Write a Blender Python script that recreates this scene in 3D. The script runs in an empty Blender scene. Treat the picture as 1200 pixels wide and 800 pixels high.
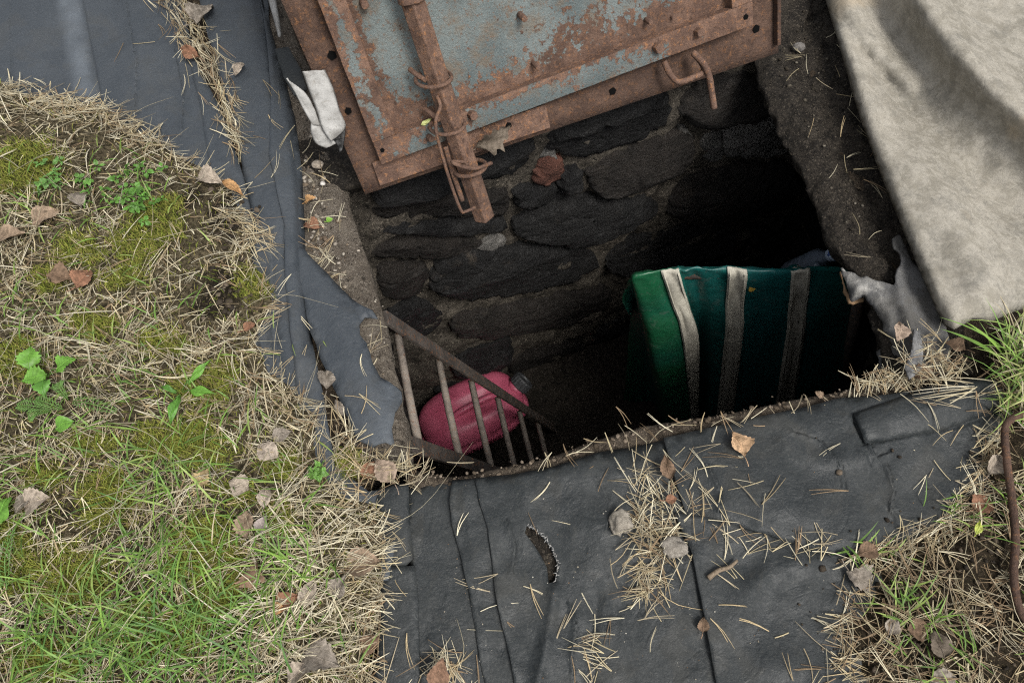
import bpy, bmesh, math, random
import numpy as np
from mathutils import Vector, Matrix
from mathutils.geometry import delaunay_2d_cdt
from mathutils.bvhtree import BVHTree

random.seed(7)
RNG = np.random.default_rng(7)
SC = bpy.context.scene
COL = SC.collection

# ------------------------------------------------------------------ camera
CAM_H = 1.15
TILT = math.radians(25.0)
cam_d = bpy.data.cameras.new('camera')
cam = bpy.data.objects.new('camera', cam_d)
COL.objects.link(cam)
cam.location = (0, 0, CAM_H)
cam.rotation_euler = (TILT, 0, 0)
cam_d.sensor_fit = 'HORIZONTAL'
cam_d.sensor_width = 36
cam_d.lens = 26
cam_d.clip_start = 0.01
cam_d.clip_end = 500
SC.camera = cam

# ------------------------------------------------------------------ sky, sun, exposure
SUN_DIR = Vector((0.32, -0.38, 0.86)).normalized()      # towards the sun
SUN_EL = math.asin(SUN_DIR.z)
SUN_AZ = math.atan2(SUN_DIR.x, SUN_DIR.y)
world = bpy.data.worlds.new('World')
SC.world = world
world.use_nodes = True
wn = world.node_tree
wn.nodes.clear()
sky = wn.nodes.new('ShaderNodeTexSky')
sky.sky_type = 'NISHITA'
sky.sun_disc = False
sky.sun_elevation = SUN_EL
sky.sun_rotation = SUN_AZ
sky.air_density = 1.0
sky.dust_density = 4.0
hs = wn.nodes.new('ShaderNodeHueSaturation')            # thin overcast: the blue is mostly gone
hs.inputs['Saturation'].default_value = 0.22
bg = wn.nodes.new('ShaderNodeBackground')
bg.inputs['Strength'].default_value = 0.10
wo = wn.nodes.new('ShaderNodeOutputWorld')
wn.links.new(sky.outputs[0], hs.inputs['Color'])
wn.links.new(hs.outputs[0], bg.inputs['Color'])
wn.links.new(bg.outputs[0], wo.inputs['Surface'])

sun_d = bpy.data.lights.new('sun', 'SUN')
sun_d.energy = 1.5
sun_d.angle = math.radians(20)
sun_d.color = (1.0, 0.96, 0.90)
sun = bpy.data.objects.new('sun', sun_d)
COL.objects.link(sun)
sun.rotation_euler = SUN_DIR.to_track_quat('Z', 'Y').to_euler()
sun.location = (2, -1, 4)

SC.view_settings.view_transform = 'Standard'
SC.view_settings.look = 'None'
SC.view_settings.gamma = 1
SC.view_settings.exposure = 1.0
SC.view_settings.use_curve_mapping = False
SC.render.engine = 'CYCLES'
SC.cycles.max_bounces = 6
SC.cycles.diffuse_bounces = 4
SC.cycles.glossy_bounces = 3
SC.cycles.use_denoising = False
SC.cycles.denoiser = 'OPENIMAGEDENOISE'
SC.cycles.denoising_input_passes = 'RGB_ALBEDO_NORMAL'
SC.cycles.denoising_prefilter = 'ACCURATE'
SC.cycles.filter_width = 1.2
SC.cycles.use_adaptive_sampling = True
SC.cycles.adaptive_threshold = 0.005
SC.cycles.sample_clamp_indirect = 3.0

# ------------------------------------------------------------------ measuring: a point of the photo on a level of the place
FPX = 26 / 36 * 1200
CF = np.array([0, math.sin(TILT), -math.cos(TILT)])
CU = np.array([0, math.cos(TILT), math.sin(TILT)])
CR = np.array([1.0, 0, 0])
CC = np.array([0, 0, CAM_H])


def ray(x, y):
    x = np.asarray(x, float); y = np.asarray(y, float)
    return CF + ((x - 600) / FPX)[..., None] * CR + ((400 - y) / FPX)[..., None] * CU


def P(x, y, z=0.0):
    r = ray(x, y)
    t = (np.asarray(z, float) - CAM_H) / r[..., 2]
    return CC + r * t[..., None]


def PP(x, y, p, n):
    r = ray(x, y)
    t = np.dot(np.asarray(p) - CC, n) / (r @ n)
    return CC + r * t[..., None]


# ------------------------------------------------------------------ noise and 2D helpers
def _h(ix, iy, iz, s):
    n = (ix.astype(np.int64) * 374761393 + iy.astype(np.int64) * 668265263 + iz.astype(np.int64) * 2147483647 + s * 974711) & 0xffffffff
    n = ((n ^ (n >> 13)) * 1274126177) & 0xffffffff
    n = ((n ^ (n >> 16)) * 2246822519) & 0xffffffff
    return ((n ^ (n >> 15)) & 0xffff) / 65535.0


def vn(p, s=0):
    p = np.asarray(p, float)
    if p.shape[-1] == 2:
        p = np.concatenate([p, np.zeros(p.shape[:-1] + (1,))], -1)
    i = np.floor(p).astype(np.int64); f = p - i
    f = f * f * (3 - 2 * f)
    r = 0
    for dx in (0, 1):
        for dy in (0, 1):
            for dz in (0, 1):
                w = (f[..., 0] if dx else 1 - f[..., 0]) * (f[..., 1] if dy else 1 - f[..., 1]) * (f[..., 2] if dz else 1 - f[..., 2])
                r = r + w * _h(i[..., 0] + dx, i[..., 1] + dy, i[..., 2] + dz, s)
    return r * 2 - 1


def fbm(p, s=0, o=4, g=0.5):
    p = np.asarray(p, float)
    r = 0; a = 1.0; t = 0
    for k in range(o):
        r = r + a * vn(p * (2 ** k) + 13.7 * k, s + k); t += a; a *= g
    return r / t


def sstep(x, a, b):
    t = np.clip((x - a) / (b - a), 0, 1)
    return t * t * (3 - 2 * t)


def seg_dist(pts, line):
    """distance of points to a polyline, and the signed side"""
    pts = np.asarray(pts, float); line = np.asarray(line, float)
    best = np.full(len(pts), 1e9); sign = np.ones(len(pts))
    for a, b in zip(line[:-1], line[1:]):
        ab = b - a
        t = np.clip(((pts - a) @ ab) / (ab @ ab + 1e-12), 0, 1)
        q = a + t[:, None] * ab
        d = np.linalg.norm(pts - q, axis=1)
        s = np.sign(ab[0] * (pts[:, 1] - a[1]) - ab[1] * (pts[:, 0] - a[0]))
        m = d < best
        best[m] = d[m]; sign[m] = s[m]
    return best, sign


def inside(pts, poly):
    pts = np.asarray(pts, float); poly = np.asarray(poly, float)
    x, y = pts[:, 0], pts[:, 1]
    r = np.zeros(len(pts), bool)
    j = len(poly) - 1
    for i in range(len(poly)):
        xi, yi = poly[i]; xj, yj = poly[j]
        c = ((yi > y) != (yj > y)) & (x < (xj - xi) * (y - yi) / (yj - yi + 1e-12) + xi)
        r ^= c
        j = i
    return r


def resample(line, step, closed=False):
    line = [np.asarray(p, float) for p in line]
    if closed:
        line = line + [line[0]]
    out = []
    for a, b in zip(line[:-1], line[1:]):
        n = max(1, int(round(np.linalg.norm(b - a) / step)))
        for k in range(n):
            out.append(a + (b - a) * k / n)
    if not closed:
        out.append(line[-1])
    return np.array(out)


def smooth_line(pts, n=6, closed=False):
    """Catmull-Rom through the points"""
    p = [np.asarray(q, float) for q in pts]
    m = len(p)
    out = []
    rng = range(m) if closed else range(m - 1)
    for i in rng:
        if closed:
            a, b, c, d = p[(i - 1) % m], p[i], p[(i + 1) % m], p[(i + 2) % m]
        else:
            a, b, c, d = p[max(i - 1, 0)], p[i], p[i + 1], p[min(i + 2, m - 1)]
        for k in range(n):
            t = k / n
            out.append(0.5 * ((2 * b) + (c - a) * t + (2 * a - 5 * b + 4 * c - d) * t * t + (3 * b - a - 3 * c + d) * t ** 3))
    if not closed:
        out.append(p[-1])
    return np.array(out)


# ------------------------------------------------------------------ objects
def tag(o, label=None, cat=None, group=None, kind=None):
    if label: o['label'] = label
    if cat: o['category'] = cat
    if group: o['group'] = group
    if kind: o['kind'] = kind
    return o


def empty(name, loc, label, cat, group=None):
    o = bpy.data.objects.new(name, None)
    o.empty_display_size = 0.05
    o.location = Vector([float(c) for c in loc])
    COL.objects.link(o)
    return tag(o, label, cat, group)


SURF = []
_bvh = []


def mk(name, V, F, mat, parent=None, smooth=True, tint=None, solid=None, bevel=None, sub=None, up=False):
    V = np.asarray(V, float).reshape(-1, 3)
    org = np.array([V[:, 0].mean(), V[:, 1].mean(), V[:, 2].min()])
    me = bpy.data.meshes.new(name)
    L = V - org
    if isinstance(F, np.ndarray):
        k = F.shape[1]
        me.vertices.add(len(L)); me.vertices.foreach_set('co', L.astype(np.float32).ravel())
        me.loops.add(F.size); me.loops.foreach_set('vertex_index', F.astype(np.int32).ravel())
        me.polygons.add(len(F)); me.polygons.foreach_set('loop_start', np.arange(0, F.size, k, dtype=np.int32))
        me.polygons.foreach_set('loop_total', np.full(len(F), k, dtype=np.int32))
        me.update(calc_edges=True)
    else:
        me.from_pydata([tuple(v) for v in L], [], [tuple(int(i) for i in f) for f in F])
        me.update()
    if up:
        nz = sum(p.normal.z * p.area for p in me.polygons)
        if nz < 0:
            me.flip_normals()
    if tint is not None:
        t = np.asarray(tint, float)
        if t.ndim == 1:
            t = np.stack([t, t, t], 1)
        if t.shape[1] == 3:
            t = np.concatenate([t, np.ones((len(t), 1))], 1)
        at = me.color_attributes.new('tint', 'FLOAT_COLOR', 'POINT')
        at.data.foreach_set('color', t.astype(np.float32).ravel())
    if smooth:
        me.polygons.foreach_set('use_smooth', np.ones(len(me.polygons), bool))
    me.materials.append(mat)
    o = bpy.data.objects.new(name, me)
    o.location = Vector([float(c) for c in org])
    COL.objects.link(o)
    if parent is not None:
        o.parent = parent
        m = parent.matrix_basis.copy()
        if parent.parent is not None:
            m = parent.parent.matrix_basis @ parent.matrix_parent_inverse @ m
        o.matrix_parent_inverse = m.inverted()
    if solid:
        md = o.modifiers.new('thickness', 'SOLIDIFY'); md.thickness = solid; md.offset = -1
    if sub:
        md = o.modifiers.new('smooth', 'SUBSURF'); md.levels = sub; md.render_levels = sub
    if bevel:
        md = o.modifiers.new('edges', 'BEVEL'); md.width = bevel; md.segments = 2; md.limit_method = 'ANGLE'
    return o


def fix_normals(o):
    bm = bmesh.new(); bm.from_mesh(o.data)
    bmesh.ops.recalc_face_normals(bm, faces=bm.faces)
    bm.to_mesh(o.data); bm.free()
    return o


def tube(path, rad, n=8, caps=True, square=False, twist=0.0):
    path = np.asarray(path, float)
    m = len(path)
    rad = np.broadcast_to(np.asarray(rad, float), (m,))
    V = []; F = []
    t = np.gradient(path, axis=0); t /= np.linalg.norm(t, axis=1)[:, None] + 1e-12
    ref = np.array([0, 0, 1.0]) if abs(t[0][2]) < 0.9 else np.array([1.0, 0, 0])
    a = np.cross(t[0], ref); a /= np.linalg.norm(a)
    for i in range(m):
        a = a - t[i] * (a @ t[i]); a /= np.linalg.norm(a) + 1e-12
        b = np.cross(t[i], a)
        for k in range(n):
            w = 2 * math.pi * k / n + twist
            V.append(path[i] + rad[i] * (math.cos(w) * a + math.sin(w) * b))
    for i in range(m - 1):
        for k in range(n):
            F.append((i * n + k, i * n + (k + 1) % n, (i + 1) * n + (k + 1) % n, (i + 1) * n + k))
    if caps:
        F.append(tuple(range(n))[::-1]); F.append(tuple((m - 1) * n + k for k in range(n)))
    return np.array(V), F


def boxv(fr, a0, a1, b0, b1, c0, c1):
    """box in a frame function fr(a,b,c)->world"""
    V = [fr(a, b, c) for c in (c0, c1) for b in (b0, b1) for a in (a0, a1)]
    F = [(0, 2, 3, 1), (4, 5, 7, 6), (0, 1, 5, 4), (2, 6, 7, 3), (0, 4, 6, 2), (1, 3, 7, 5)]
    return np.array(V), F


def join(parts):
    V = []; F = []; o = 0
    for v, f in parts:
        V.append(np.asarray(v)); F += [tuple(i + o for i in q) for q in f]; o += len(v)
    return np.concatenate(V), F


_ico = {}


def lump(c, r, seed=0, sub=2, amp=0.25, freq=1.6, rot=0.0):
    if sub not in _ico:
        bm = bmesh.new(); bmesh.ops.create_icosphere(bm, subdivisions=sub, radius=1)
        _ico[sub] = (np.array([v.co[:] for v in bm.verts]), [tuple(v.index for v in f.verts) for f in bm.faces]); bm.free()
    v, f = _ico[sub]
    d = 1 + amp * fbm(v * freq + seed * 7.3, seed, 3) - (0.6 * np.clip(0.16 - np.abs(fbm(v * 2.6 + seed, seed + 3, 2)), 0, 1) if sub >= 3 else 0)
    w = v * d[:, None] * np.asarray(r, float)
    c_, s_ = math.cos(rot), math.sin(rot)
    w = w @ np.array([[c_, s_, 0], [-s_, c_, 0], [0, 0, 1]])
    return w + np.asarray(c), f


# ------------------------------------------------------------------ procedural materials
class M:
    def __init__(self, name, rough=0.7, spec=0.3):
        self.m = bpy.data.materials.new(name)
        self.m.use_nodes = True
        self.t = self.m.node_tree
        self.b = self.t.nodes['Principled BSDF']
        self.b.inputs['Roughness'].default_value = rough
        self.b.inputs['Specular IOR Level'].default_value = spec
        self.co = self.n('ShaderNodeTexCoord').outputs['Object']

    def n(self, typ, **kw):
        nd = self.t.nodes.new(typ)
        for k, v in kw.items():
            setattr(nd, k, v)
        return nd

    def set(self, sock, v):
        if isinstance(v, bpy.types.NodeSocket):
            self.t.links.new(v, sock)
        elif isinstance(v, (tuple, list)) and len(v) == 3 and sock.type == 'RGBA':
            sock.default_value = (*v, 1)
        else:
            sock.default_value = v

    def noise(self, scale, detail=6, rough=0.6, dist=0.0, stretch=None):
        nd = self.n('ShaderNodeTexNoise')
        co = self.co
        if stretch:
            mp = self.n('ShaderNodeMapping'); self.t.links.new(co, mp.inputs[0]); mp.inputs['Scale'].default_value = stretch[:3]
            if len(stretch) > 3: mp.inputs['Rotation'].default_value = (0, 0, stretch[3])
            co = mp.outputs[0]
        self.t.links.new(co, nd.inputs['Vector'])
        nd.inputs['Scale'].default_value = scale; nd.inputs['Detail'].default_value = detail
        nd.inputs['Roughness'].default_value = rough; nd.inputs['Distortion'].default_value = dist
        return self.math('ADD', self.math('MULTIPLY', nd.outputs[0], 1.7), -0.35)

    def voro(self, scale, feature='F1'):
        nd = self.n('ShaderNodeTexVoronoi', feature=feature)
        self.t.links.new(self.co, nd.inputs['Vector']); nd.inputs['Scale'].default_value = scale
        return nd.outputs['Distance']

    def ramp(self, v, lo, hi, a=0.0, b=1.0):
        nd = self.n('ShaderNodeMapRange')
        nd.inputs[1].default_value = lo; nd.inputs[2].default_value = hi; nd.inputs[3].default_value = a; nd.inputs[4].default_value = b
        nd.interpolation_type = 'SMOOTHSTEP'
        self.set(nd.inputs[0], v)
        return nd.outputs[0]

    def math(self, op, a, b=0.0):
        nd = self.n('ShaderNodeMath', operation=op)
        self.set(nd.inputs[0], a); self.set(nd.inputs[1], b)
        return nd.outputs[0]

    def mix(self, f, a, b, blend='MIX'):
        nd = self.n('ShaderNodeMix', data_type='RGBA', blend_type=blend)
        self.set(nd.inputs['Factor'], f); self.set(nd.inputs[6], a); self.set(nd.inputs[7], b)
        return nd.outputs[2]

    def attr(self, name='tint'):
        return self.n('ShaderNodeAttribute', attribute_name=name).outputs['Color']

    def color(self, v):
        self.set(self.b.inputs['Base Color'], v); return self

    def rough(self, v):
        self.set(self.b.inputs['Roughness'], v); return self

    def bump(self, h, strength=0.5, dist=0.004):
        nd = self.n('ShaderNodeBump'); nd.inputs['Strength'].default_value = strength; nd.inputs['Distance'].default_value = dist
        self.set(nd.inputs['Height'], h)
        if self.b.inputs['Normal'].is_linked:
            self.t.links.new(self.b.inputs['Normal'].links[0].from_socket, nd.inputs['Normal'])
        self.t.links.new(nd.outputs[0], self.b.inputs['Normal'])
        return self


def rubber(name, base, dusty, k=0.5):
    m = M(name, 0.6, 0.36)
    n1 = m.ramp(m.noise(7, 6, 0.65), 0.38, 0.72)
    n2 = m.ramp(m.noise(60, 5, 0.7), 0.45, 0.75)
    n3 = m.ramp(m.noise(420, 3, 0.6), 0.66, 0.76)
    d = m.attr()
    c = m.mix(m.math('MULTIPLY', m.math('ADD', n1, m.math('MULTIPLY', n2, 0.5)), 0.5 * k), base, dusty)
    c = m.mix(d, c, tuple(min(1, x * 2.1) for x in dusty))
    c = m.mix(m.math('MULTIPLY', m.ramp(m.noise(420, 3, 0.6), 0.80, 0.95), 0.22), c, (0.26, 0.25, 0.22))
    stain = m.ramp(m.noise(14, 5, 0.6, 0.6), 0.56, 0.72)
    c = m.mix(m.math('MULTIPLY', stain, 0.25 * k), c, (0.045, 0.042, 0.034))
    m.color(c)
    m.rough(m.ramp(m.noise(25, 6, 0.75), 0.2, 0.8, 0.38, 0.75))
    fine = m.ramp(m.noise(330, 5, 0.75), 0.5, 0.9)
    c = m.mix(m.math('MULTIPLY', fine, 0.30 * k), c, (0.15, 0.145, 0.125))
    dirt = m.ramp(m.noise(4.5, 8, 0.75, 0.5), 0.55, 0.85)
    c = m.mix(m.math('MULTIPLY', dirt, 0.5 * k), c, (0.066, 0.066, 0.060))
    m.color(c)
    cr = m.math('ABSOLUTE', m.math('SUBTRACT', m.noise(7, 3, 0.5, 1.2), 0.5))
    m.bump(m.ramp(cr, 0.0, 0.05), 0.12, 0.003)
    cr2 = m.math('ABSOLUTE', m.math('SUBTRACT', m.noise(19, 3, 0.6, 1.5), 0.5))
    m.bump(m.ramp(cr2, 0.0, 0.05), 0.10, 0.002)
    m.bump(m.noise(500, 4, 0.7), 0.35, 0.0012)
    m.bump(m.noise(45, 6, 0.6, 0.4), 0.4, 0.004)
    return m.m


MAT = {}
MAT['rubber_blue'] = rubber('blue_grey_rubber', (0.034, 0.041, 0.049), (0.054, 0.062, 0.071), 0.7)
MAT['rubber_dark'] = rubber('charcoal_rubber', (0.0135, 0.0168, 0.0182), (0.033, 0.036, 0.036), 0.85)

m = M('grey_canvas', 0.85, 0.15)
big = m.ramp(m.noise(5, 7, 0.7), 0.3, 0.7)
blot = m.ramp(m.noise(38, 6, 0.75, 0.3), 0.36, 0.64)
c = m.mix(big, (0.195, 0.180, 0.148), (0.27, 0.25, 0.21))
c = m.mix(m.math('MULTIPLY', blot, 0.45), c, (0.39, 0.365, 0.315))
c = m.mix(m.math('MULTIPLY', m.ramp(m.noise(16, 8, 0.8), 0.48, 0.80), 0.70), c, (0.125, 0.12, 0.105))
c = m.mix(m.math('MULTIPLY', m.ramp(m.noise(4, 3, 0.6), 0.6, 0.75), 0.45), c, (0.38, 0.30, 0.20))
c = m.mix(m.math('MULTIPLY', m.ramp(m.noise(110, 4, 0.7), 0.90, 1.0), 0.8), c, (0.09, 0.085, 0.07))
c = m.mix(m.math('MULTIPLY', m.ramp(m.noise(75, 6, 0.8), 0.45, 0.75), 0.4), c, (0.17, 0.16, 0.14))
m.color(c)
c = m.mix(m.math('MULTIPLY', m.ramp(m.noise(300, 4, 0.8), 0.5, 0.85), 0.35), c, (0.13, 0.12, 0.10))
m.color(c)
m.bump(m.noise(420, 4, 0.8), 0.25, 0.002)
m.bump(m.noise(30, 5, 0.6), 0.2, 0.006)
crc = m.math('ABSOLUTE', m.math('SUBTRACT', m.noise(9, 3, 0.55, 1.0), 0.5))
m.bump(m.ramp(crc, 0.0, 0.05), 0.12, 0.004)
MAT['canvas'] = m.m


def soil(name, a, b, speck, s=1.0, rough=0.95):
    m = M(name, rough, 0.2)
    c = m.mix(m.ramp(m.noise(22 * s, 8, 0.7), 0.3, 0.7), a, b)
    c = m.mix(m.ramp(m.noise(180 * s, 6, 0.75), 0.56, 0.72), c, speck)
    c = m.mix(m.ramp(m.noise(90 * s, 6, 0.8, 1.0), 0.58, 0.66), c, tuple(x * 0.35 for x in a))
    m.color(c)
    m.bump(m.noise(350 * s, 5, 0.8), 0.8, 0.004)
    m.bump(m.noise(60 * s, 8, 0.75), 0.9, 0.012)
    return m.m


MAT['soil'] = soil('brown_litter_soil', (0.055, 0.040, 0.027), (0.10, 0.078, 0.055), (0.22, 0.17, 0.115))
MAT['wet_soil'] = soil('dark_damp_soil', (0.021, 0.0175, 0.014), (0.054, 0.045, 0.035), (0.14, 0.118, 0.09), 1.2, 0.75)
MAT['concrete'] = soil('crumbling_concrete', (0.13, 0.108, 0.085), (0.20, 0.17, 0.135), (0.30, 0.265, 0.22), 1.1)
MAT['crust'] = soil('soil_crust', (0.075, 0.058, 0.042), (0.13, 0.105, 0.08), (0.22, 0.18, 0.13), 1.3)
MAT['mortar'] = soil('old_mortar', (0.05, 0.043, 0.034), (0.115, 0.10, 0.08), (0.22, 0.19, 0.15), 0.8)
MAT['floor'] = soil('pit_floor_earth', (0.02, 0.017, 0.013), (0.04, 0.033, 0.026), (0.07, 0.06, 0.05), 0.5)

m = M('turf_ground', 0.95, 0.1)
c = m.mix(m.ramp(m.noise(150, 7, 0.8), 0.35, 0.65), m.attr(), (0.02, 0.017, 0.010))
m.color(m.mix(m.ramp(m.noise(300, 5, 0.7), 0.62, 0.72), c, (0.22, 0.17, 0.10)))
m.bump(m.noise(300, 6, 0.8), 1.0, 0.006)
MAT['turf'] = m.m

m = M('far_ground', 0.95, 0.1)
c = m.mix(m.ramp(m.noise(3, 8, 0.7), 0.4, 0.62), (0.09, 0.075, 0.04), (0.05, 0.085, 0.02))
m.color(m.mix(m.ramp(m.noise(60, 8, 0.8), 0.4, 0.65), c, (0.20, 0.16, 0.10)))
m.bump(m.noise(80, 8, 0.8), 1.0, 0.02)
MAT['ground'] = m.m


def stone_mat(name, a, b, rough=0.6):
    m = M(name, rough, 0.35)
    inf = m.n('ShaderNodeObjectInfo').outputs['Random']
    c = m.mix(m.ramp(m.noise(14, 8, 0.7), 0.3, 0.7), a, b)
    c = m.mix(m.math('MULTIPLY', inf, 0.4), c, tuple(x * 1.5 for x in b))
    c = m.mix(m.math('MULTIPLY', m.ramp(m.noise(120, 7, 0.85), 0.55, 0.85), 0.8), c, tuple(min(1, x * 2.6) for x in b))
    c = m.mix(m.math('MULTIPLY', m.ramp(m.noise(8, 7, 0.75), 0.62, 0.85), 0.6), c, (0.11, 0.09, 0.068))
    m.color(c)
    m.bump(m.noise(160, 6, 0.8), 0.8, 0.006)
    m.bump(m.noise(26, 9, 0.75, 0.6, (1, 1, 2.2)), 1.0, 0.03)
    return m.m


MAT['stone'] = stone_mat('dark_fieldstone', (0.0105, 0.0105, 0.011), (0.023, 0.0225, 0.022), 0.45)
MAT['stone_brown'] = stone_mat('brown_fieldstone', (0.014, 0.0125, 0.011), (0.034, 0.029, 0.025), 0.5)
MAT['stone_grey'] = stone_mat('grey_fieldstone', (0.12, 0.115, 0.105), (0.20, 0.19, 0.175), 0.85)
MAT['brick'] = stone_mat('red_brick', (0.085, 0.034, 0.024), (0.15, 0.065, 0.045), 0.7)


def rust(name, paint=0.0, dark=1.0, px=(0, 1), py=(0, 1)):
    m = M(name, 0.85, 0.25)
    c = m.mix(m.ramp(m.noise(20, 8, 0.7), 0.3, 0.7), (0.084 * dark, 0.051 * dark, 0.038 * dark), (0.155 * dark, 0.095 * dark, 0.068 * dark))
    c = m.mix(m.math('MULTIPLY', m.ramp(m.noise(110, 6, 0.8), 0.52, 0.80), 0.85), c, (0.30 * dark, 0.142 * dark, 0.062 * dark))
    c = m.mix(m.math('MULTIPLY', m.ramp(m.noise(260, 4, 0.8), 0.45, 0.8), 0.55), c, (0.05 * dark, 0.03 * dark, 0.022 * dark))
    c = m.mix(m.math('MULTIPLY', m.ramp(m.noise(60, 6, 0.75), 0.56, 0.78), 0.75), c, (0.048, 0.029, 0.022))
    c = m.mix(m.math('MULTIPLY', m.ramp(m.noise(330, 4, 0.7), 0.78, 0.95), 0.6), c, (0.36, 0.22, 0.12))
    c = m.mix(m.math('MULTIPLY', m.ramp(m.noise(6, 5, 0.6), 0.45, 0.8), 0.4), c, (0.055, 0.036, 0.028))
    bh = m.noise(220, 5, 0.75)
    if paint:
        pc = m.mix(m.ramp(m.noise(10, 5, 0.6), 0.3, 0.7), (0.098, 0.120, 0.121), (0.150, 0.174, 0.170))
        pc = m.mix(m.math('MULTIPLY', m.ramp(m.noise(26, 6, 0.7), 0.42, 0.8), 0.6), pc, (0.15, 0.105, 0.065))
        pc = m.mix(m.math('MULTIPLY', m.ramp(m.noise(150, 5, 0.8), 0.58, 0.74), 0.8), pc, (0.15, 0.08, 0.045))
        k = m.noise(24, 7, 0.68, 0.3)
        k2 = m.noise(85, 4, 0.6)
        a = m.attr()                                            # where the paint has worn off first
        v = m.math('ADD', m.math('MULTIPLY', k, 0.50), m.math('MULTIPLY', k2, 0.50))
        v = m.math('ADD', v, m.math('MULTIPLY', a, 0.45))
        v = m.math('ADD', v, m.math('MULTIPLY', m.math('SUBTRACT', m.noise(190, 4, 0.7), 0.5), 0.16))
        f = m.ramp(v, paint - 0.01, paint + 0.055)
        c = m.mix(f, pc, c)
        m.rough(m.ramp(f, 0, 1, 0.5, 0.9))
        m.bump(f, 0.5, 0.0015)
    m.color(c)
    m.bump(bh, 0.8, 0.003)
    return m.m


MAT['rust'] = rust('rusty_steel', 0, 1.3)
MAT['rust_dark'] = rust('dark_rusty_steel', 0, 0.74)
MAT['rust_bar'] = rust('brown_rusty_bar', 0, 1.2)
MAT['paint_panel'] = rust('worn_blue_paint', 0.70, 1.1)
MAT['paint_bar'] = rust('flaking_blue_paint', 0.60, 1.2)
m = M('ladder_steel', 0.75, 0.3)
c = m.mix(m.ramp(m.noise(30, 7, 0.7), 0.3, 0.7), (0.045, 0.038, 0.033), (0.085, 0.072, 0.062))
m.color(m.mix(m.ramp(m.noise(120, 5, 0.7), 0.58, 0.7), c, (0.13, 0.065, 0.035)))
m.bump(m.noise(200, 5, 0.7), 0.4, 0.002)
MAT['ladder'] = m.m
m = M('rung_steel', 0.8, 0.3)
c = m.mix(m.ramp(m.noise(30, 7, 0.7), 0.3, 0.7), (0.12, 0.10, 0.085), (0.21, 0.18, 0.15))
m.color(m.mix(m.ramp(m.noise(120, 5, 0.7), 0.58, 0.8), c, (0.16, 0.085, 0.05)))
m.bump(m.noise(200, 5, 0.7), 0.5, 0.002)
MAT['rung'] = m.m
m = M('dark_hole', 0.95, 0.05); m.color((0.004, 0.004, 0.004)); MAT['hole'] = m.m

m = M('green_tarpaulin', 0.36, 0.45)
c = m.mix(m.math('MULTIPLY', m.ramp(m.noise(6, 4, 0.5), 0.4, 0.9), 0.35), m.attr(), (0.006, 0.070, 0.072))
c = m.mix(m.math('MULTIPLY', m.ramp(m.noise(40, 6, 0.7), 0.58, 0.75), 0.3), c, (0.10, 0.11, 0.10))
m.color(c)
m.rough(m.ramp(m.noise(30, 5, 0.7), 0.3, 0.7, 0.3, 0.55))
m.bump(m.noise(16, 4, 0.6), 0.3, 0.01)
MAT['tarp'] = m.m
m = M('grey_webbing', 0.8, 0.2)
m.color(m.mix(m.ramp(m.noise(40, 6, 0.7), 0.35, 0.7), (0.38, 0.36, 0.30), (0.50, 0.475, 0.40)))
m.bump(m.noise(400, 3, 0.6), 0.3, 0.001)
MAT['web'] = m.m
m = M('yellow_patch', 0.6, 0.3); m.color(m.mix(m.noise(90, 4), (0.45, 0.27, 0.04), (0.62, 0.42, 0.08))); MAT['yellow'] = m.m

m = M('pink_red_plastic', 0.42, 0.4)
c = m.mix(m.ramp(m.noise(12, 5, 0.6), 0.3, 0.7), (0.44, 0.085, 0.145), (0.54, 0.125, 0.195))
c = m.mix(m.ramp(m.noise(75, 4, 0.65), 0.80, 0.86), c, (0.06, 0.03, 0.03))
m.color(c); m.bump(m.noise(40, 4), 0.1, 0.002)
MAT['pink'] = m.m
m = M('black_plastic', 0.5, 0.4); m.color(m.mix(m.noise(60, 4), (0.03, 0.032, 0.034), (0.065, 0.067, 0.07))); MAT['black'] = m.m
m = M('clear_grey_plastic', 0.2, 0.6); m.color(m.mix(m.noise(60, 4), (0.10, 0.13, 0.17), (0.22, 0.26, 0.32))); MAT['bottle'] = m.m
m = M('blue_white_plastic', 0.4, 0.4); m.color(m.mix(m.ramp(m.noise(55, 3, 0.5), 0.5, 0.54), (0.50, 0.60, 0.74), (0.05, 0.11, 0.34))); MAT['cap'] = m.m

m = M('white_coated_fabric', 0.6, 0.3)
c = m.mix(m.ramp(m.noise(30, 6, 0.7), 0.4, 0.7), (0.33, 0.325, 0.31), (0.22, 0.213, 0.20))
m.color(m.mix(m.ramp(m.noise(90, 5, 0.7), 0.6, 0.72), c, (0.24, 0.23, 0.21)))
m.bump(m.noise(55, 6, 0.7, 0.2), 0.35, 0.004)
MAT['white'] = m.m
m = M('torn_grey_felt', 0.8, 0.25)
c = m.mix(m.ramp(m.noise(16, 7, 0.7), 0.35, 0.65), m.attr(), (0.10, 0.10, 0.10))
c = m.mix(m.math('MULTIPLY', m.ramp(m.noise(60, 6, 0.75), 0.55, 0.85), 0.45), c, (0.20, 0.197, 0.187))
c = m.mix(m.math('MULTIPLY', m.ramp(m.noise(150, 6, 0.8), 0.5, 0.8), 0.6), c, (0.07, 0.065, 0.06))
m.color(c); m.bump(m.noise(40, 7, 0.75), 0.6, 0.006)
MAT['felt'] = m.m
m = M('orange_fibre', 0.8, 0.2); m.color(m.mix(m.noise(90, 6), (0.09, 0.06, 0.03), (0.30, 0.19, 0.11))); MAT['fibre'] = m.m


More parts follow.
